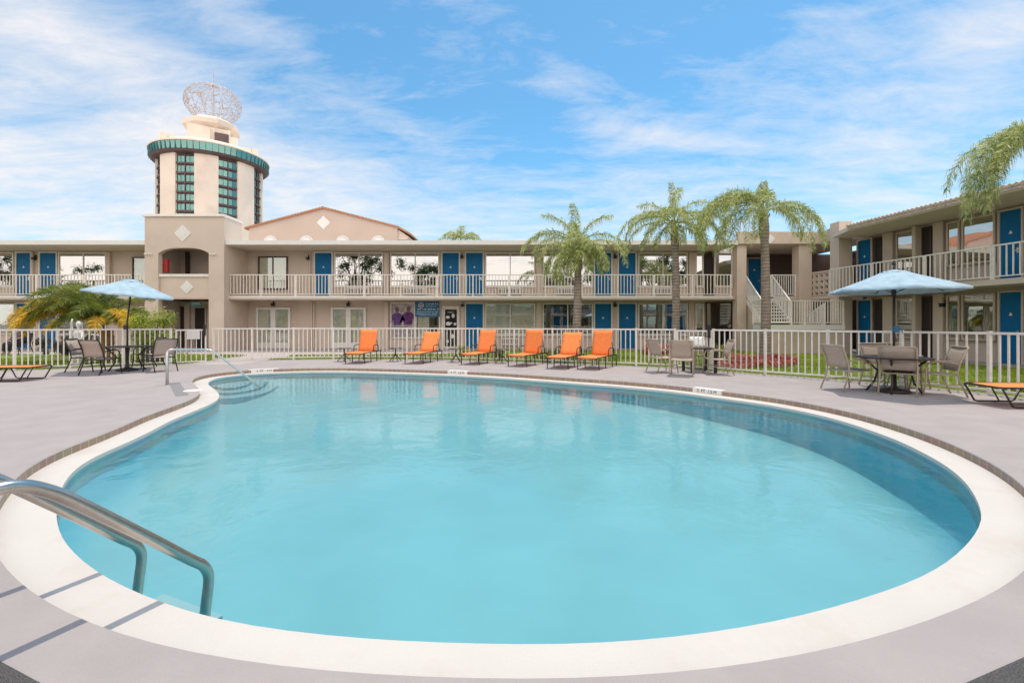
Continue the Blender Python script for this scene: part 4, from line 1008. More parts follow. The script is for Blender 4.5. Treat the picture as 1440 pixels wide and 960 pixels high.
def bush(name, c, rx, ry, h, nleaf, m, label, seed, size=.085, cat='shrub', stems=True):
    rnd = random.Random(seed); c = Vector(c); th = thing(name, c, label, cat)
    mb = MB(); tips = []
    for i in range(14):
        a = rnd.uniform(0, 6.28); q = c + Vector((math.cos(a) * rx * rnd.uniform(.2, .8), math.sin(a) * ry * rnd.uniform(.2, .8), h * rnd.uniform(.6, .95))); tips.append(q)
        mb.tube([c + Vector((rnd.uniform(-.08, .08), rnd.uniform(-.08, .08), -.01)), c.lerp(q, .5) + Vector((0, 0, .1)), q], [.018, .012, .006], 5)
    mb.build('stem', bark_m, th)
    mb = MB()
    cl = [(c + Vector((math.cos(a) * rx * r * .75, math.sin(a) * ry * r * .75, h * z)), rnd.uniform(.16, .34) * h / 1.6) for a, r, z in [(rnd.uniform(0, 6.28), rnd.random() ** .5, rnd.uniform(.12, .86)) for _ in range(46)]]
    for i in range(nleaf):
        q, r = rnd.choice(cl); d = Vector((rnd.gauss(0, 1), rnd.gauss(0, 1), rnd.gauss(0, 1))).normalized()
        p = q + d * r * rnd.uniform(.5, 1.1)
        if p.z < .02: p.z = .05
        leaf_quads(mb, rnd, p, d + Vector((0, 0, .6)), size * rnd.uniform(.6, 1.3), .42)
    mb.build('leaves', m, th)
bush('shrub', GB(214, 15.4), .80, .6, 1.85, 7500, shrub_leaf, 'dense yellow green shrub behind the fence next to the entrance tower', 21)
bush('shrub', GB(651, 18.6), .38, .3, .5, 900, shrub_leaf, 'low light green shrub at the corner of the lawn below the glazed office door', 22, .06)
bush('shrub', GB(700, 18.2), .8, .3, .42, 1600, shrub_leaf, 'low green shrub behind the lounger in front of the curtained window', 23, .06)
bush('shrub', GB(780, 17.2), 1.1, .35, .45, 2200, shrub_leaf, 'low green planting around the foot of the shortest palm', 24, .06)
bush('shrub', GB(1012, 15.0), .34, .3, .75, 900, shrub_leaf, 'small pale green shrub at the end of the red flower bed', 25, .06)
bush('shrub', GB(96, 19.0), 1.9, .5, .95, 5200, leaf('dark_filler_leaf', (.03, .035, .02), (.10, .09, .05)), 'added dark low foliage filling the space below the date palm behind the statue', 26, .09)  # added dark foliage, filler for an unidentified dark area

# ------------------------------------------------------------------ trees behind the camera, mirrored in the windows
def tree(base, h, r, seed, label):
    rnd = random.Random(seed); base = Vector(base); th = thing('oak_tree', base, label, 'tree', 'trees on the far side of the courtyard')
    mb = MB(); top = base + Vector((0, 0, h * .5)); mb.tube([base - Vector((0, 0, .02)), base + Vector((.1, 0, h * .25)), top], [.32, .24, .16], 10)
    cl = []
    for i in range(11):
        a = rnd.uniform(0, 6.28); q = top + Vector((math.cos(a) * r * rnd.uniform(.3, .85), math.sin(a) * r * rnd.uniform(.3, .85), rnd.uniform(.0, .48) * h)); mb.tube([top - Vector((0, 0, rnd.uniform(0, 1))), top.lerp(q, .5) + Vector((0, 0, .2)), q], [.12, .07, .03], 6); cl.append(q)
    mb.build('trunk', bark_m, th)
    cl += [q + Vector((rnd.gauss(0, r * .28), rnd.gauss(0, r * .28), rnd.gauss(0, .7))) for q in cl for _ in range(3)]
    mb = MB()
    for i in range(9000):
        q = rnd.choice(cl); d = Vector((rnd.gauss(0, 1), rnd.gauss(0, 1), rnd.gauss(0, .8))).normalized(); leaf_quads(mb, rnd, q + d * rnd.uniform(.1, 1.0), d + Vector((0, 0, .5)), rnd.uniform(.18, .34), .5)
    mb.build('crown', tree_leaf, th)
tree((-21, -12, 0), 10.8, 4.2, 31, 'spreading oak opposite the upstairs windows beside the entrance tower')
tree((-12.3, -13, 0), 9.4, 3.8, 32, 'lower oak opposite the hanging blue sign')
tree((7.5, -12, 0), 8.0, 2.8, 33, 'oak opposite the windows behind the shortest palm')
tree((-64, -12, 0), 11.5, 5.5, 34, 'oak beyond the flat orange lounger side of the courtyard')
tree((19.5, -12, 0), 10.5, 4.2, 35, 'oak standing opposite the staircase')
# range across the courtyard, seen mirrored in the windows
opp = thing('motel_building', (0, -17, 0), 'low motel range across the courtyard, seen only mirrored in the windows', 'building')
mb = MB(); mb.box(-70, 45, -24, -18.6, -.02, 5.3); part(mb, 'wall', stucco, opp)
mb = MB(); mb.box(-70, 45, -25, -16.6, 5.303, 5.55); part(mb, 'roof', trim_white, opp)
mb = MB(); mb.box(-70, 45, -18.597, -17, 2.57, 2.75); part(mb, 'walkway', stucco, opp)
WO = Wall((0, -18.6, 0), (-1, 0, 0), (0, 1, 0), opp)
for i in range(-5, 8):
    a = i * 8.5
    WO.door(a, a + .95, 0, plate=False); WO.door(a + 1.4, a + 2.35, 0, plate=False); WO.door(a, a + .95, ZF, plate=False); WO.door(a + 1.4, a + 2.35, ZF, plate=False)
    for z in (.75, 3.4):
        for q in (2.6, 5.5): WO.window(a + q, a + q + 2.7, z, z + 1.75)
for i in range(14): railing(opp, (-70 + i * 8.2, -17.05, 0), (-70 + (i + 1) * 8.2 - .02, -17.05, 0), ZF, sp=.2)

# ------------------------------------------------------------------ furniture
def chair(loc, rz, fm, sm, label, group):
    t = thing('patio_chair', (0, 0, 0), label, 'chair', group)
    def b(mb, nme, m, **k): return mb.build(nme, m, t, local=True, **k)
    for s_ in (-1, 1):
        x = .275 * s_
        mb = MB(); mb.tube([(x * 1.02, -.36, 0), (x, -.24, .30), (x, -.21, .43), (x, -.25, .62), (x, -.36, .90), (x * .96, -.37, .915)], .0155, 8); b(mb, 'leg', fm, smooth=True)
        mb = MB(); mb.tube([(x * 1.02, .30, 0), (x, .25, .30), (x, .25, .52), (x, .21, .615), (x * 1.03, .10, .645), (x * 1.03, -.10, .635), (x, -.25, .60)], .0155, 8); b(mb, 'leg', fm, smooth=True)
        mb = MB(); mb.box(x * 1.04 - .024, x * 1.04 + .024, -.13, .13, .652, .668); b(mb, 'armrest', fm, bevel=.006)
    mb = MB()
    for s_ in (-1, 1): mb.tube([(.255 * s_, .27, .425), (.255 * s_, 0, .40), (.255 * s_, -.22, .405)], .013, 6)
    mb.tube([(-.27, .27, .425), (.27, .27, .425)], .013, 6); mb.tube([(-.27, -.21, .40), (.27, -.21, .40)], .013, 6); pass
    b(mb, 'seat_frame', fm, smooth=True)
    mb = MB(); mb.tube([(-.27, -.37, .915), (.27, -.37, .915)], .0155, 8); b(mb, 'top_rail', fm, smooth=True)
    for s_ in (-1, 1): mb = MB(); mb.tube([(.27 * s_, .25, .22), (.27 * s_, -.27, .22)], .010, 6); b(mb, 'stretcher', fm, smooth=True)
    def cloth(prof, nme):
        mb = MB(); k = len(prof); nx = 7
        for th_ in (0, 1):
            for y, z in prof:
                for i in range(nx):
                    u = i / (nx - 1) * 2 - 1; sag = (1 - u * u) * .018
                    if nme == 'seat': mb.v.append((u * .25, y, z - sag - th_ * .006))
                    else: mb.v.append((u * .252, y - sag * .6 - th_ * .006, z))
        o = k * nx
        for i in range(k - 1):
            for j in range(nx - 1):
                a = i * nx + j; mb.f.append((a, a + 1, a + nx + 1, a + nx)); mb.f.append((o + a, o + a + nx, o + a + nx + 1, o + a + 1))
        bd = [j for j in range(nx)] + [i * nx + nx - 1 for i in range(1, k)] + [(k - 1) * nx + j for j in range(nx - 2, -1, -1)] + [i * nx for i in range(k - 2, 0, -1)]
        for i in range(len(bd)): a, c = bd[i], bd[(i + 1) % len(bd)]; mb.f.append((c, a, a + o, c + o))
        b(mb, nme, sm, smooth=True)
    cloth([(.27, .432), (.15, .415), (0, .405), (-.12, .408), (-.20, .42)], 'seat')
    cloth([(-.225, .47), (-.235, .56), (-.262, .68), (-.31, .80), (-.368, .905)], 'backrest')
    t.location = loc; t.rotation_euler.z = rz
    return t
def face(c, tgt): d = Vector(tgt) - Vector(c); return math.atan2(d.y, d.x) - math.pi / 2
# table sets
def table(loc, r, h, label, m, legs=4, square=False):
    t = thing('patio_table', loc, label, 'table'); 
    def b(mb, nme, mm, **k): return mb.build(nme, mm, t, local=True, **k)
    mb = MB()
    if square: mb.box(-r, r, -r, r, h - .035, h)
    else: mb.lathe([(.03, h - .012), (r - .02, h - .012), (r, h - .02), (r, h + .006), (r - .02, h + .01), (.03, h + .006)], (0, 0, 0), 28)
    b(mb, 'tabletop', m)
    for i in range(legs):
        a = math.pi / 4 + i * math.pi * 2 / legs; c, s_ = math.cos(a), math.sin(a); mb = MB()
        if square: mb.box(c * r * 1.25 - .035, c * r * 1.25 + .035, s_ * r * 1.25 - .035, s_ * r * 1.25 + .035, 0, h - .037)
        else: mb.tube([(c * r * .72, s_ * r * .72, 0), (c * r * .5, s_ * r * .5, h * .3), (c * r * .42, s_ * r * .42, h * .6), (c * r * .8, s_ * r * .8, h - .03)], .019, 8)
        b(mb, 'leg', m, smooth=not square)
    return t
def umbrella(loc, r, zr, za, tilt, label, rot=0.2, segs=6):
    t = thing('patio_umbrella', loc, label, 'umbrella', 'light blue umbrellas over the tables')
    def b(mb, nme, mm, **k): return mb.build(nme, mm, t, local=True, **k)
    mb = MB(); mb.lathe([(.25, 0), (.27, .02), (.25, .06), (.08, .09), (.045, .12), (.04, .34), (.025, .35)], (0, 0, 0), 20); b(mb, 'base', dark_metal, smooth=True)
    rx = Matrix.Rotation(tilt, 4, 'Y'); pv = za - 1.25
    def tl(p): return rx @ Vector((p[0], p[1], p[2] - pv)) + Vector((0, 0, pv))
    mb = MB(); mb.tube([(0, 0, .1), (0, 0, pv), tl((0, 0, za + .02))], .021, 10); b(mb, 'pole', dark_metal, smooth=True)
    def can(r0, r1, z0, z1, sag, lip):
        mb = MB(); nr, na = 7, segs * 6
        for i in range(nr + 1):
            t_ = i / nr; rr_ = r0 + (r1 - r0) * t_
            for j in range(na):
                a = 2 * math.pi * j / na + rot; q = (j % 6) / 6; s_ = math.sin(math.pi * q); ch = math.cos(math.pi / segs) / math.cos(math.pi / segs * (2 * q - 1))
                z = z0 + (z1 - z0) * (t_ ** .93) - s_ * sag * t_ * (1 - t_ * .55) + .010 * math.sin(17 * a + 9 * t_) * t_ * s_
                mb.v.append((math.cos(a) * rr_ * (1 + (ch - 1) * t_), math.sin(a) * rr_ * (1 + (ch - 1) * t_), z))
        for i in range(nr):
            for j in range(na): mb.f.append((i * na + j, (i + 1) * na + j, (i + 1) * na + (j + 1) % na, i * na + (j + 1) % na))
        base_ = nr * na; o = len(mb.v)
        for j in range(na): v = mb.v[base_ + j]; mb.v.append((v[0] * 1.003, v[1] * 1.003, v[2] - lip * (1 - .35 * math.sin(math.pi * (j % 6) / 6))))
        for j in range(na): mb.f.append((base_ + j, o + j, o + (j + 1) % na, base_ + (j + 1) % na))
        mb.v = [tuple(tl(v)) for v in mb.v]
        return mb
    cn = b(can(.16, r, za - .06, zr, .05, .05), 'canopy', umb_blue, smooth=True)
    so = cn.modifiers.new('cloth_thickness', 'SOLIDIFY'); so.thickness = .004
    v_o = can(.005, .26, za - .02, za - .088, .006, .012); ve = v_o.build('vent', umb_blue, cn, local=True, smooth=True); so = ve.modifiers.new('cloth_thickness', 'SOLIDIFY'); so.thickness = .004
    for i in range(segs):
        a = 2 * math.pi * i / segs + rot; c, s_ = math.cos(a), math.sin(a)
        P = [(c * rr_, s_ * rr_, zz_ - .02) for rr_, zz_ in ((.03, za - .03), (r * .5, za - .06 + (zr - za + .06) * (.5 ** .93)), (r * .985, zr))]
        mb = MB(); mb.tube([tl(p) for p in P], .008, 6)
        mb.tube([tl(P[1]), tl((c * .03, s_ * .03, za - .48))], .006, 5); b(mb, 'rib', dark_metal)
    mb = MB(); mb.lathe([(.02, za - .55), (.04, za - .53), (.04, za - .43), (.02, za - .41)], (0, 0, 0), 12); mb.v = [tuple(tl(v)) for v in mb.v]; b(mb, 'hub', dark_metal)
    mb = MB(); mb.lathe([(.012, za + .04), (.03, za + .07), (.035, za + .10), (.015, za + .14), (.004, za + .16)], (0, 0, 0), 12); mb.v = [tuple(tl(v)) for v in mb.v]; b(mb, 'finial', dark_metal, smooth=True)
    mb = MB(); mb.box(-.05, .05, -.075, -.02, 1.18, 1.30); mb.tube([(.05, -.05, 1.24), (.12, -.05, 1.24), (.12, -.05, 1.17)], .008, 6); b(mb, 'crank', sign_blue if tilt == 0 else dark_metal)
    return t
TL = G(179, 521); TR = G(1257, 551.5); TM = G(983, 522.5)
table(TL, .58, .70, 'round dark table below the tilted blue umbrella in front of the date palm', dark_metal)
umbrella(TL, 1.13, 2.21, 2.66, R(7), 'light blue patio umbrella tilted over the brown table set near the date palm', .06)
table(TR, .60, .69, 'round dark table below the open blue umbrella near the staircase', dark_metal)
umbrella(TR, 1.11, 2.02, 2.44, 0, 'light blue patio umbrella standing level over the tan table set near the staircase', .10)
table(TM, .36, .68, 'square dark table in front of the pool gate without an umbrella', dark_metal, 4, True)
tan0 = chair((0, 0, 0), 0, tan_frame, sling_tan, 'x', 'tan patio chairs around the tables')
def put(first, src, px, py, rz, label, Y=None):
    p = G(px, py)
    if first: src.location = p; src.rotation_euler.z = rz; src['label'] = label; return src
    return dup(src, p, rz, label)
put(True, tan0, 1266, 553.5, R(-48), 'tan sling chair with its back to the pool at the umbrella table near the staircase')
put(False, tan0, 1192, 548, R(-84), 'tan sling chair at the staircase umbrella table, farthest from the flat orange lounger')
put(False, tan0, 1315, 554.5, R(70), 'tan sling chair at the umbrella table, nearest the flat orange lounger with black sled base')
put(False, tan0, 1243, 544, R(172), 'tan sling chair facing the pool, partly hidden behind the front chair')
put(False, tan0, 1272, 543.5, R(186), 'tan sling chair facing the pool behind the umbrella pole')
put(False, tan0, 959, 527.5, R(-24), 'tan sling chair with its back to the pool at the square table by the gate')
put(False, tan0, 932, 523, R(-75), 'tan sling chair seen side on, lounger side of the square table by the gate')
put(False, tan0, 1008, 526, R(80), 'tan sling chair at the square table, beside the red flower bed')
put(False, tan0, 986, 519.0, R(178), 'tan sling chair with a white towel over its back by the gate')
tc_ = G(986, 519.0)
mb = MB(); th_ = R(178)
prof = [(-.415, .62), (-.400, .75), (-.395, .90), (-.375, .942), (-.350, .90), (-.295, .72), (-.27, .66)]
for i in range(9):
    x = -.22 + .44 * i / 8
    for y, z in prof: mb.v.append((x, y + .008 * math.sin(i * 1.7), z + .006 * math.sin(i * 2.3)))
k = len(prof)
for i in range(8):
    for j in range(k - 1): a = i * k + j; mb.f.append((a, a + 1, a + k + 1, a + k))
tw_ = mb.build('towel', mat('white_towel', (.78, .76, .73), .95), smooth=True, loc=tc_); tw_.rotation_euler.z = th_
so = tw_.modifiers.new('cloth_thickness', 'SOLIDIFY'); so.thickness = .014
tag(tw_, 'white towel draped over the back of a tan chair by the pool gate', 'towel')
brn0 = chair((0, 0, 0), 0, dark_metal, sling_beige, 'x', 'dark framed patio chairs around the table near the date palm')
put(True, brn0, 143, 526, R(-2), 'dark framed beige chair with its back to the pool near the date palm')
put(False, brn0, 122, 522, R(-75), 'dark framed beige chair half hidden behind another, near the white statue')
put(False, brn0, 225, 522, R(62), 'dark framed beige chair beside the pool handrail, turned to the table under the tilted umbrella')
put(False, brn0, 208, 517.0, R(152), 'dark framed beige chair facing the pool between the tilted umbrella and the fence')

# loungers
def lounger():
    t = thing('sun_lounger', (0, 0, 0), 'x', 'sun lounger', 'orange sun loungers in a row along the fence')
    def b(mb, nme, m, **k): return mb.build(nme, m, t, local=True, **k)
    mb = MB(); nx, ny = 7, 10
    for th_ in (0, 1):
        for j in range(ny):
            y = -.27 + 1.22 * j / (ny - 1)
            for i in range(nx): u = i / (nx - 1) * 2 - 1; mb.v.append((u * .322, y, .374 - (1 - u * u) * .022 - th_ * .012 - (.03 * max(0, (y - .82) / .13) ** 2)))
    o = nx * ny
    for j in range(ny - 1):
        for i in range(nx - 1): a = j * nx + i; mb.f += [(a, a + 1, a + nx + 1, a + nx), (o + a, o + a + nx, o + a + nx + 1, o + a + 1)]
    bd = list(range(nx)) + [j * nx + nx - 1 for j in range(1, ny)] + [(ny - 1) * nx + i for i in range(nx - 2, -1, -1)] + [j * nx for j in range(ny - 2, 0, -1)]
    for i in range(len(bd)): a, c = bd[i], bd[(i + 1) % len(bd)]; mb.f.append((c, a, a + o, c + o))
    b(mb, 'seat', orange, smooth=True)
    mb = MB(); ny = 8; L = .80                              # backrest, modelled flat from its hinge and raised by rotation
    for th_ in (0, 1):
        for j in range(ny):
            y = -L * j / (ny - 1)
            for i in range(nx): u = i / (nx - 1) * 2 - 1; mb.v.append((u * .315, y, .008 - (1 - u * u) * .02 - th_ * .012 + .02 * max(0, j / (ny - 1) - .75)))
    o = nx * ny
    for j in range(ny - 1):
        for i in range(nx - 1): a = j * nx + i; mb.f += [(a, a + nx, a + nx + 1, a + 1), (o + a, o + a + 1, o + a + nx + 1, o + a + nx)]
    bd = list(range(nx)) + [j * nx + nx - 1 for j in range(1, ny)] + [(ny - 1) * nx + i for i in range(nx - 2, -1, -1)] + [j * nx for j in range(ny - 2, 0, -1)]
    for i in range(len(bd)): a, c = bd[i], bd[(i + 1) % len(bd)]; mb.f.append((a, c, c + o, a + o))
    bk = b(mb, 'backrest', orange, smooth=True); bk.location = (0, -.29, .375)
    mb = MB()
    mb.tube([(-.29, 0, -.022), (-.29, -L + .07, -.022), (-.25, -L + .04, -.02), (.25, -L + .04, -.02), (.29, -L + .07, -.022), (.29, 0, -.022)], .013, 8)
    bf = mb.build('back_frame', dark_metal, bk, local=True, smooth=True)
    mb = MB()
    for s_ in (-1, 1): mb.tube([(.32 * s_, .95, .345), (.32 * s_, .88, .36), (.32 * s_, -.85, .36), (.32 * s_, -.9, .345)], .016, 8)
    for y in (.95, .35, -.3, -.88): mb.tube([(-.32, y, .345), (.32, y, .345)], .012, 6)
    b(mb, 'frame', dark_metal, smooth=True)
    for s_ in (-1, 1):
        for y in (.80, .20, -.42, -.84):
            mb = MB(); mb.tube([(.32 * s_, y, .355), (.325 * s_, y + .01, .18), (.33 * s_, y, 0)], .016, 8); b(mb, 'leg', dark_metal, smooth=True)
        mb = MB(); mb.tube([(.345 * s_, .02, .36), (.35 * s_, .0, .56), (.35 * s_, -.08, .60), (.35 * s_, -.42, .60), (.345 * s_, -.50, .52), (.34 * s_, -.52, .36)], .015, 8); b(mb, 'armrest', dark_metal, smooth=True)
    mb = MB()
    for s_ in (-1, 1): mb.tube([(.28 * s_, -.50, .80), (.28 * s_, -.72, .36)], .010, 6)
    b(mb, 'back_support', dark_metal)
    return t
lg = lounger()
spec = [((499, 511.5), (523, 506), 72, 'orange sun lounger at the entrance tower end of the row of six'),
        ((583, 511.5), (609, 506.5), 58, 'orange sun lounger with lowered backrest in front of the hanging blue sign'),
        ((661, 512.8), (691, 507.5), 70, 'orange sun lounger in front of the lower blue door next to the curtained window'),
        ((727, 515.5), (758, 509.8), 76, 'upright orange sun lounger in front of the curtained ground floor window'),
        ((783, 519), (808, 512.3), 60, 'reclined orange sun lounger at the trunk of the shortest palm'),
        ((824, 520.5), (855, 513), 74, 'orange sun lounger nearest the square table, in front of two lower blue doors')]
for i, (f_, h_, ang, lab) in enumerate(spec):
    a, b = G(*f_), G(*h_); d = (a - b).normalized(); c = (a + b) / 2; rz = math.atan2(d.y, d.x) - math.pi / 2
    if i == 0: o = lg; o.location = c; o.rotation_euler.z = rz; o['label'] = lab
    else: o = dup(lg, c, rz, lab)
    for ch in col.objects:
        if ch.parent == o and ch.name.startswith('backrest'): ch.rotation_euler.x = -R(ang)
def side_table(px, py, label, first=None):
    if first: return dup(first, G(px, py), .3 * px, label)
    t = thing('side_table', (0, 0, 0), label, 'side table', 'small dark side tables between the loungers')
    mb = MB(); mb.lathe([(.02, .455), (.24, .455), (.255, .465), (.24, .478), (.02, .478)], (0, 0, 0), 20); mb.build('tabletop', dark_metal, t, local=True)
    mb = MB(); mb.tube([(0, 0, .22), (0, 0, .46)], .022, 8); mb.build('stem', dark_metal, t, local=True)
    for i in range(4):
        a = i * math.pi / 2 + .4; mb = MB(); mb.tube([(0, 0, .27), (math.cos(a) * .1, math.sin(a) * .1, .16), (math.cos(a) * .23, math.sin(a) * .23, 0)], .013, 6); mb.build('leg', dark_metal, t, local=True)
    t.location = G(px, py); return t
s0 = side_table(484, 508, 'small dark side table at the tower end of the lounger row')
side_table(556, 508, 'small dark side table in front of the mural of two figures', s0)
side_table(641, 509, 'small dark side table below the glazed office door', s0)
side_table(706, 510.5, 'small dark side table between the two most upright loungers before the curtained window', s0)
def flat_lounger(loc, rz, label):
    t = thing('flat_lounger', loc, label, 'sun lounger', 'flat orange loungers at the ends of the pool', rz)
    def b(mb, nme, m, **k): return mb.build(nme, m, t, local=True, **k)
    mb = MB(); nx, ny = 14, 7
    for th_ in (0, 1):
        for j in range(ny):
            v = j / (ny - 1) * 2 - 1
            for i in range(nx): x = -.93 + 1.86 * i / (nx - 1); mb.v.append((x, v * .30, .335 - (1 - v * v) * .022 - th_ * .014))
    o = nx * ny
    for j in range(ny - 1):
        for i in range(nx - 1): a = j * nx + i; mb.f += [(a, a + 1, a + nx + 1, a + nx), (o + a, o + a + nx, o + a + nx + 1, o + a + 1)]
    bd = list(range(nx)) + [j * nx + nx - 1 for j in range(1, ny)] + [(ny - 1) * nx + i for i in range(nx - 2, -1, -1)] + [j * nx for j in range(ny - 2, 0, -1)]
    for i in range(len(bd)): a, c = bd[i], bd[(i + 1) % len(bd)]; mb.f.append((c, a, a + o, c + o))
    b(mb, 'sling', orange, smooth=True)
    mb = MB()
    P = [(-.93, -.32), (.93, -.32), (.97, -.28), (.97, .28), (.93, .32), (-.93, .32), (-.97, .28), (-.97, -.28), (-.93, -.32)]
    mb.tube([(x, y, .325) for x, y in P], .016, 8)
    for x in (-.32, .32): mb.tube([(x, -.32, .30), (x, .32, .30)], .012, 6)
    b(mb, 'frame', dark_metal, smooth=True)
    for s_ in (-1, 1):
        y = .325 * s_
        for q in (-1, 1):
            mb = MB(); mb.tube([(q * .96, y, .32), (q * .80, y, .03), (q * .74, y, .016), (q * .22, y, .016), (q * .16, y, .04), (q * .02, y, .31)], .015, 8); b(mb, 'leg', dark_metal, smooth=True)
            mb = MB(); mb.tube([(q * .55, y, .31), (q * .40, y, .02)], .012, 6); b(mb, 'brace', dark_metal)
    return t
flat_lounger(G(28, 536.5) + Vector((-.80, .2, 0)), R(6), 'flat orange lounger on dark legs in front of the fence and date palm')
flat_lounger(Vector((8.78, 7.50, 0)), R(-4), 'flat orange lounger on black sled base beside the tan table set')

# ------------------------------------------------------------------ pool hardware
A0, B0 = Vector((-1.715, 2.565, 0)), Vector((-2.285, 2.80, 0)); od = Vector((-.38, -.925, 0)).normalized()
la = thing('pool_ladder', (A0 + B0) / 2, 'pair of shiny steel grab rails curving from deck into the pool', 'pool ladder')
prof = [(.10, -.95), (.045, -.5), (.01, -.2), (-.005, -.08), (.0, -.02), (.03, .035), (.09, .09), (.25, .245), (.45, .435), (.60, .575), (.68, .64), (.76, .685), (.84, .695), (.90, .665), (.94, .59), (.955, .45), (.96, -.01)]
def smooth_path(P, k=6):
    P = [Vector(p) for p in P]; out = []
    for i in range(len(P) - 1):
        p0, p1, p2, p3 = P[max(0, i - 1)], P[i], P[i + 1], P[min(len(P) - 1, i + 2)]
        for j in range(k):
            t = j / k; out.append(.5 * ((2 * p1) + (p2 - p0) * t + (2 * p0 - 5 * p1 + 4 * p2 - p3) * t * t + (3 * p1 - p0 - 3 * p2 + p3) * t ** 3))
    return out + [P[-1]]
prof = [(t, z * 1.045 - .03 if .0 < z and t < .93 else z - .03 * (t < .93)) for t, z in prof]
for q in (A0, B0):
    mb = MB(); mb.tube(smooth_path([q + od * t + Vector((0, 0, z)) for t, z in prof]), .0275, 16); rl = mb.build('rail', steel, la, smooth=True)
    e = q + od * .96; mb = MB(); mb.lathe([(.026, .03), (.05, .022), (.062, 0), (.06, -.004)], (e.x, e.y, .001), 20); mb.build('escutcheon', steel, rl, smooth=True)
uu = (B0 - A0).normalized(); nn_ = Vector((-uu.y, uu.x, 0))
for z, off in ((-.36, .06), (-.62, .06)):
    mb = MB(); mb.obox(A0 - od * off, uu, (.03, (B0 - A0).length - .03), (-.05, .05), z - .03, z); mb.build('tread', mat('tread_plastic', (.42, .46, .47), .6), la, bevel=.006)
# far handrail
pA, pB, pC = G(235, 541), Vector((-7.36, 10.95, 0)), G(357, 537, ZW)
hr = thing('pool_handrail', pA, 'slim handrail sloping from the deck down to the corner pool steps', 'handrail')
mb = MB(); mb.tube([(pA.x, pA.y, 0), (pA.x, pA.y, .70)], .030, 10); mb.build('post', steel_dull, hr, smooth=True)
mb = MB(); top_ = .76; q2 = A(291.5, 491.5, 11.0); pts = [(pA.x, pA.y, .68), (pA.x + .01, pA.y + .03, .745), (pA.x + .08, pA.y + .10, .775), (q2.x - .06, q2.y - .06, q2.z + .005), (q2.x + .05, q2.y + .05, q2.z - .02)]
mb.tube(smooth_path(pts + [(q2.x + .12, q2.y + .12, q2.z - .09)]) + [(pC.x, pC.y, ZW), (pC.x + .12, pC.y + .15, -.40)], .024, 10); mb.build('rail', mat('pale_steel', (.72, .68, .64), .3, metal=.6), hr, smooth=True)
mb = MB(); strip(mb, G(245, 538), G(256, 556), .20, .004); o = mb.build('deck_drain', joint_m, loc=(0, 0, 0)); mb2 = MB()
tag(o, 'narrow dark drain strip set in the deck below the slim handrail', 'drain')
mb = MB(); c = G(271, 549.5); mb.lathe([(.16, 0), (.165, .006), (.155, .012), (.02, .013)], (c.x, c.y, .001), 24); tag(mb.build('skimmer_lid', trim_white, loc=(0, 0, 0)), 'round white skimmer lid in the deck near the corner pool steps', 'skimmer lid')
# depth markers on the riser
ink = mat('marker_ink', (.03, .025, .025), .6)
for px, py, txt, wdt, lab in ((370, 521, '3  FT   .9 M', .78, 'white depth marker on the pool edge beside the corner steps'), (647, 523.5, '4  FT  1.2 M', .62, 'white depth marker on the pool edge in front of the middle loungers'), (1000, 550, '5  FT  1.5 M', .62, 'white depth marker on the pool edge below the square table')):
    g = G(px, py, -.045); i = min(range(len(outer)), key=lambda k_: (outer[k_] - Vector((g.x, g.y, 0))).length)
    t_ = (outer[(i + 3) % len(outer)] - outer[i - 3]).normalized(); nin = Vector((-t_.y, t_.x, 0)); c = outer[i] + nin * .012
    th = thing('depth_marker', (c.x, c.y, ZC), lab, 'depth marker', 'depth markers round the pool')
    mb = MB(); mb.obox(Vector((c.x, c.y, 0)), t_, (-wdt / 2, wdt / 2), (-.030, .006), ZC + .002, .003); mb.obox(Vector((c.x, c.y, 0)), t_, (-wdt / 2, wdt / 2), (-.17, -.032), .001, .005); mb.build('marker_tiles', trim_white, th)
    ang = math.atan2(t_.y, t_.x)
    xdir = t_ if t_.cross(Vector((0, 0, 1))).dot(nin) > 0 else -t_
    fr_ = c + nin * .010
    o = text(txt, .085, ink, th, (fr_.x, fr_.y, -.044), (R(90), 0, math.atan2(xdir.y, xdir.x)), ext=.0008)
    ax = 0
# ------------------------------------------------------------------ statue and seated person behind the fence
sp0 = GB(110.5, 14.4)
sx = thing('garden_statue', sp0, 'tall slender white stone statue standing on the lawn under the date palm', 'statue')
mb = MB(); mb.lathe([(.17, 0), (.17, .06), (.13, .08), (.12, .14)], sp0, 16); mb.build('plinth', statue_m, sx)
mb = MB(); mb.lathe([(.14, .14), (.15, .3), (.135, .55), (.12, .72), (.105, .84), (.125, 1.0), (.13, 1.08), (.07, 1.15), (.035, 1.19), (.035, 1.22), (.062, 1.27), (.07, 1.33), (.06, 1.39), (.02, 1.43)], sp0, 18)
mb.build('robed_figure', statue_m, sx, smooth=True)
mb = MB(); mb.tube([sp0 + Vector((-.12, 0, 1.08)), sp0 + Vector((-.16, -.06, 1.2)), sp0 + Vector((-.13, -.10, 1.38)), sp0 + Vector((-.10, -.1, 1.5))], [.035, .03, .025, .02], 8); mb.tube([sp0 + Vector((.12, 0, 1.07)), sp0 + Vector((.15, -.05, .88)), sp0 + Vector((.05, -.14, .84))], [.035, .03, .022], 8); mb.build('arm', statue_m, sx, smooth=True)
mb = MB(); a = G(50, 507); b = G(118, 504.5); mb.bar((a.x, a.y, .04), (b.x, b.y, .04), .10, .08); tag(mb.build('kerb_edging', conc, loc=(0, 0, 0)), 'thin concrete edging across the grass at the foot of the white statue', 'edging')
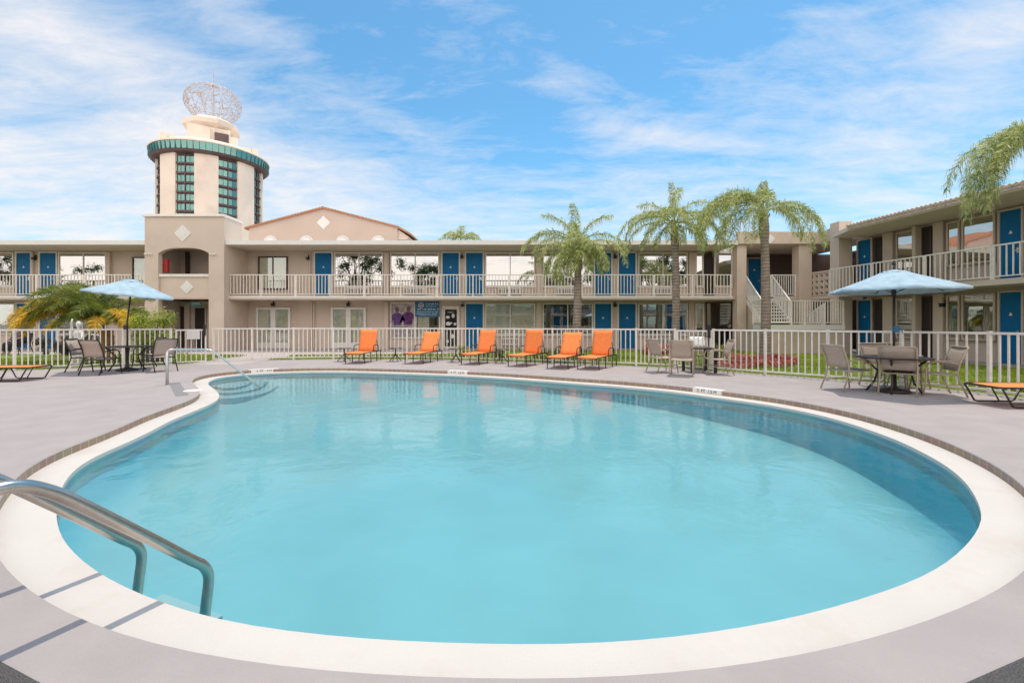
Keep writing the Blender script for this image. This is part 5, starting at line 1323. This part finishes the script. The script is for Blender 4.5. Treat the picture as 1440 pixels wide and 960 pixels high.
def skinned(name, verts, edges, m, parent=None, root=0, sub=2):
    me = bpy.data.meshes.new(name); me.from_pydata([v[0] for v in verts], edges, []); me.materials.append(m)
    o = bpy.data.objects.new(name, me); col.objects.link(o)
    md = o.modifiers.new('skin', 'SKIN'); md.use_smooth_shade = True
    for i, v in enumerate(verts): me.skin_vertices[0].data[i].radius = (v[1], v[1]) if not isinstance(v[1], tuple) else v[1]; me.skin_vertices[0].data[i].use_root = (i == root)
    s_ = o.modifiers.new('smooth', 'SUBSURF'); s_.levels = sub; s_.render_levels = sub
    if parent: o.parent = parent; o.location = -wl(parent) * 0
    return o
pb = GB(25, 20.0)
pn = thing('person', pb, 'person with short dark hair and purple shirt sitting beyond the fence by a blue door', 'person')
V_ = [((0, 0, .50), .14), ((0, .02, .72), .125), ((0, .02, .92), .15), ((0, .02, 1.03), .09), ((0, .0, 1.10), .055), ((0, -.01, 1.17), .085), ((0, -.01, 1.27), .082),
      ((.17, .02, .98), .06), ((.23, -.02, .76), .042), ((.14, -.22, .66), .032), ((.08, -.30, .64), .035), ((-.17, .02, .98), .06), ((-.23, -.02, .76), .042), ((-.14, -.22, .66), .032), ((-.08, -.30, .64), .035),
      ((.10, -.06, .50), .095), ((.12, -.42, .50), .065), ((.12, -.44, .10), .04), ((.12, -.56, .04), .035), ((-.10, -.06, .50), .095), ((-.12, -.42, .50), .065), ((-.12, -.44, .10), .04), ((-.12, -.56, .04), .035)]
E_ = [(0, 1), (1, 2), (2, 3), (3, 4), (4, 5), (5, 6), (2, 7), (7, 8), (8, 9), (9, 10), (2, 11), (11, 12), (12, 13), (13, 14), (0, 15), (15, 16), (16, 17), (17, 18), (0, 19), (19, 20), (20, 21), (21, 22)]
body = skinned('body', V_, E_, skin, pn)
sh = skinned('shirt', [((0, 0, .50), .155), ((0, .02, .72), .142), ((0, .02, .92), .168), ((0, .02, 1.03), .10), ((.17, .02, .98), .078), ((.215, -.0, .82), .06), ((-.17, .02, .98), .078), ((-.215, -.0, .82), .06)], [(0, 1), (1, 2), (2, 3), (2, 4), (4, 5), (2, 6), (6, 7)], shirt, pn)
tr_ = skinned('trousers', [((0, 0, .52), .15), ((.10, -.08, .50), .108), ((.12, -.42, .50), .08), ((.12, -.44, .14), .058), ((-.10, -.08, .50), .108), ((-.12, -.42, .50), .08), ((-.12, -.44, .14), .058)], [(0, 1), (1, 2), (2, 3), (0, 4), (4, 5), (5, 6)], shoe, pn)
mb = MB(); bm_ = bmesh.new(); bmesh.ops.create_uvsphere(bm_, u_segments=14, v_segments=10, radius=1)
for v in bm_.verts: v.co = Vector((v.co.x * .098, v.co.y * .108 + .018, v.co.z * .10 + 1.262))
me = bpy.data.meshes.new('hair'); bmesh.ops.delete(bm_, geom=[v for v in bm_.verts if v.co.y < -.035 and v.co.z < 1.29], context='VERTS'); bm_.to_mesh(me); bm_.free(); me.materials.append(black)
ho = bpy.data.objects.new('hair', me); col.objects.link(ho); ho.parent = pn
cr2 = chair((0, 0, 0), 0, dark_metal, shoe, 'dark garden chair holding the seated person beyond the fence', 'x'); del cr2['group']; cr2.location = pb + Vector((0, .05, 0)); cr2.rotation_euler.z = math.pi
pn.rotation_euler.z = 0

# ------------------------------------------------------------------ sky, sun, camera
w = bpy.data.worlds.new('World'); sc.world = w; w.use_nodes = True; nt = w.node_tree; nt.nodes.clear()
sun_v = Vector((.16, .20, 1)).normalized()
el = math.asin(sun_v.z); az = math.atan2(sun_v.x, sun_v.y)
N = nt.nodes.new; Lk = nt.links.new
sky = N('ShaderNodeTexSky'); sky.sky_type = 'NISHITA'; sky.sun_disc = False; sky.sun_elevation = el; sky.sun_rotation = az; sky.air_density = 1.0; sky.dust_density = .6; sky.ozone_density = 2.0
tc = N('ShaderNodeTexCoord'); sep = N('ShaderNodeSeparateXYZ'); Lk(tc.outputs['Generated'], sep.inputs[0])
def M(op, a, b=None, c=None):
    n_ = N('ShaderNodeMath'); n_.operation = op
    for i, v in enumerate((a, b, c)):
        if v is None: continue
        if isinstance(v, (int, float)): n_.inputs[i].default_value = v
        else: Lk(v, n_.inputs[i])
    return n_.outputs[0]
X_, Y_, Z_ = sep.outputs
azn = M('ARCTAN2', X_, Y_); eln = M('ARCSINE', Z_)
# wispy noise on the cloud plane
zc = M('MAXIMUM', M('ADD', Z_, .12), .02)
cb = N('ShaderNodeCombineXYZ'); Lk(M('DIVIDE', X_, zc), cb.inputs[0]); Lk(M('DIVIDE', Y_, zc), cb.inputs[1])
mp = N('ShaderNodeMapping'); mp.inputs['Rotation'].default_value = (0, 0, R(35)); mp.inputs['Scale'].default_value = (.7, 1.4, 1); Lk(cb.outputs[0], mp.inputs['Vector'])
nz = N('ShaderNodeTexNoise'); nz.inputs['Scale'].default_value = 1.15; nz.inputs['Detail'].default_value = 9; nz.inputs['Roughness'].default_value = .68; nz.inputs['Distortion'].default_value = .7; Lk(mp.outputs[0], nz.inputs['Vector'])
nz2 = N('ShaderNodeTexNoise'); nz2.inputs['Scale'].default_value = 5.2; nz2.inputs['Detail'].default_value = 12; nz2.inputs['Roughness'].default_value = .68; nz2.inputs['Distortion'].default_value = .5; Lk(mp.outputs[0], nz2.inputs['Vector'])
wisp = M('ADD', M('MULTIPLY', nz.outputs['Fac'], .58), M('MULTIPLY', nz2.outputs['Fac'], .42))
def blob(px, py, rx, ry, rot, amp):
    """soft cloud bank at the compass bearing and elevation of a direction; rot turns its long axis"""
    a0 = math.atan2((px - CX), F); e0 = math.atan2(HZ - py, math.hypot(F, px - CX)); k = F * 1.0
    da = M('SUBTRACT', azn, a0); de = M('SUBTRACT', eln, e0); c, s_ = math.cos(R(rot)), math.sin(R(rot))
    u = M('ADD', M('MULTIPLY', da, c), M('MULTIPLY', de, s_)); v = M('SUBTRACT', M('MULTIPLY', de, c), M('MULTIPLY', da, s_))
    q = M('ADD', M('POWER', M('ABSOLUTE', M('DIVIDE', u, rx / k)), 2), M('POWER', M('ABSOLUTE', M('DIVIDE', v, ry / k)), 2))
    return M('MULTIPLY', M('POWER', 2.718, M('MULTIPLY', q, -1)), amp)
banks = [(100, 250, 330, 140, -8, .54), (100, 60, 210, 42, -25, .34), (360, 40, 80, 24, -12, .36), (430, 200, 180, 50, -22, .15), (590, 190, 110, 22, -12, .22), (800, 120, 150, 34, -35, .32), (960, 195, 110, 14, -12, .34), (650, 20, 70, 60, 40, .22), (1190, 130, 190, 95, -20, .27), (1400, 60, 75, 50, 30, .36), (1290, 240, 220, 50, 0, .12), (560, 290, 340, 50, 0, .26), (900, 330, 400, 50, 0, .24), (1100, 70, 60, 16, -15, .2)]
tot = None
for b_ in banks:
    o = blob(*b_); tot = o if tot is None else M('ADD', tot, o)
hzn = M('MULTIPLY', M('POWER', 2.718, M('MULTIPLY', M('MAXIMUM', eln, 0), -6)), .58)
cov = M('ADD', M('ADD', tot, hzn), M('MULTIPLY', M('SUBTRACT', wisp, .54), 2.5))
cov = M('MINIMUM', M('MAXIMUM', cov, 0), .93)
back = M('MULTIPLY', M('MINIMUM', M('MAXIMUM', M('MULTIPLY', Y_, -3), 0), 1), .75)  # unseen cloud cover behind the camera, added to brighten the facade
cov = M('MINIMUM', M('ADD', cov, back), .93)
mx = N('ShaderNodeMix'); mx.data_type = 'RGBA'; Lk(cov, mx.inputs['Factor'])
SKYG = (.50, .85, .90)
hs = N('ShaderNodeMix'); hs.data_type = 'RGBA'; hs.blend_type = 'MULTIPLY'; hs.inputs['Factor'].default_value = 1; Lk(sky.outputs['Color'], hs.inputs['A']); hs.inputs['B'].default_value = (*SKYG, 1)
Lk(hs.outputs['Result'], mx.inputs['A']); cw = N('ShaderNodeMix'); cw.data_type = 'RGBA'; Lk(M('MINIMUM', M('MAXIMUM', M('MULTIPLY', Y_, -3), 0), 1), cw.inputs['Factor'])
cw.inputs['A'].default_value = (4.75, 4.6, 4.6, 1); cw.inputs['B'].default_value = (9.4, 8.7, 8.2, 1); Lk(cw.outputs['Result'], mx.inputs['B'])  # B: cloud made extra bright behind the camera to light the facade
bg = N('ShaderNodeBackground'); bg.inputs['Strength'].default_value = .15; Lk(mx.outputs['Result'], bg.inputs['Color'])
wo = N('ShaderNodeOutputWorld'); Lk(bg.outputs[0], wo.inputs['Surface'])

sl = bpy.data.lights.new('sun', 'SUN'); sl.energy = 2.25; sl.angle = R(.8); sl.color = (1, .90, .77)
so_ = bpy.data.objects.new('sun', sl); col.objects.link(so_); so_.rotation_euler = (-sun_v).to_track_quat('-Z', 'Y').to_euler(); so_.location = (0, 0, 30)
cam = bpy.data.cameras.new('camera'); co = bpy.data.objects.new('camera', cam); col.objects.link(co)
co.location = (0, 0, CH); co.rotation_euler = (R(90), 0, 0)
cam.sensor_width = 36; cam.lens = F / 1440 * 36; cam.shift_y = -(480 - HZ) / 1440 ; cam.clip_end = 3000; cam.clip_start = .05
sc.camera = co
sc.view_settings.view_transform = 'Standard'; sc.view_settings.look = 'None'; sc.view_settings.gamma = 1; sc.view_settings.exposure = 0.46
sc.cycles.max_bounces = 6; sc.cycles.transparent_max_bounces = 12; sc.cycles.diffuse_bounces = 3
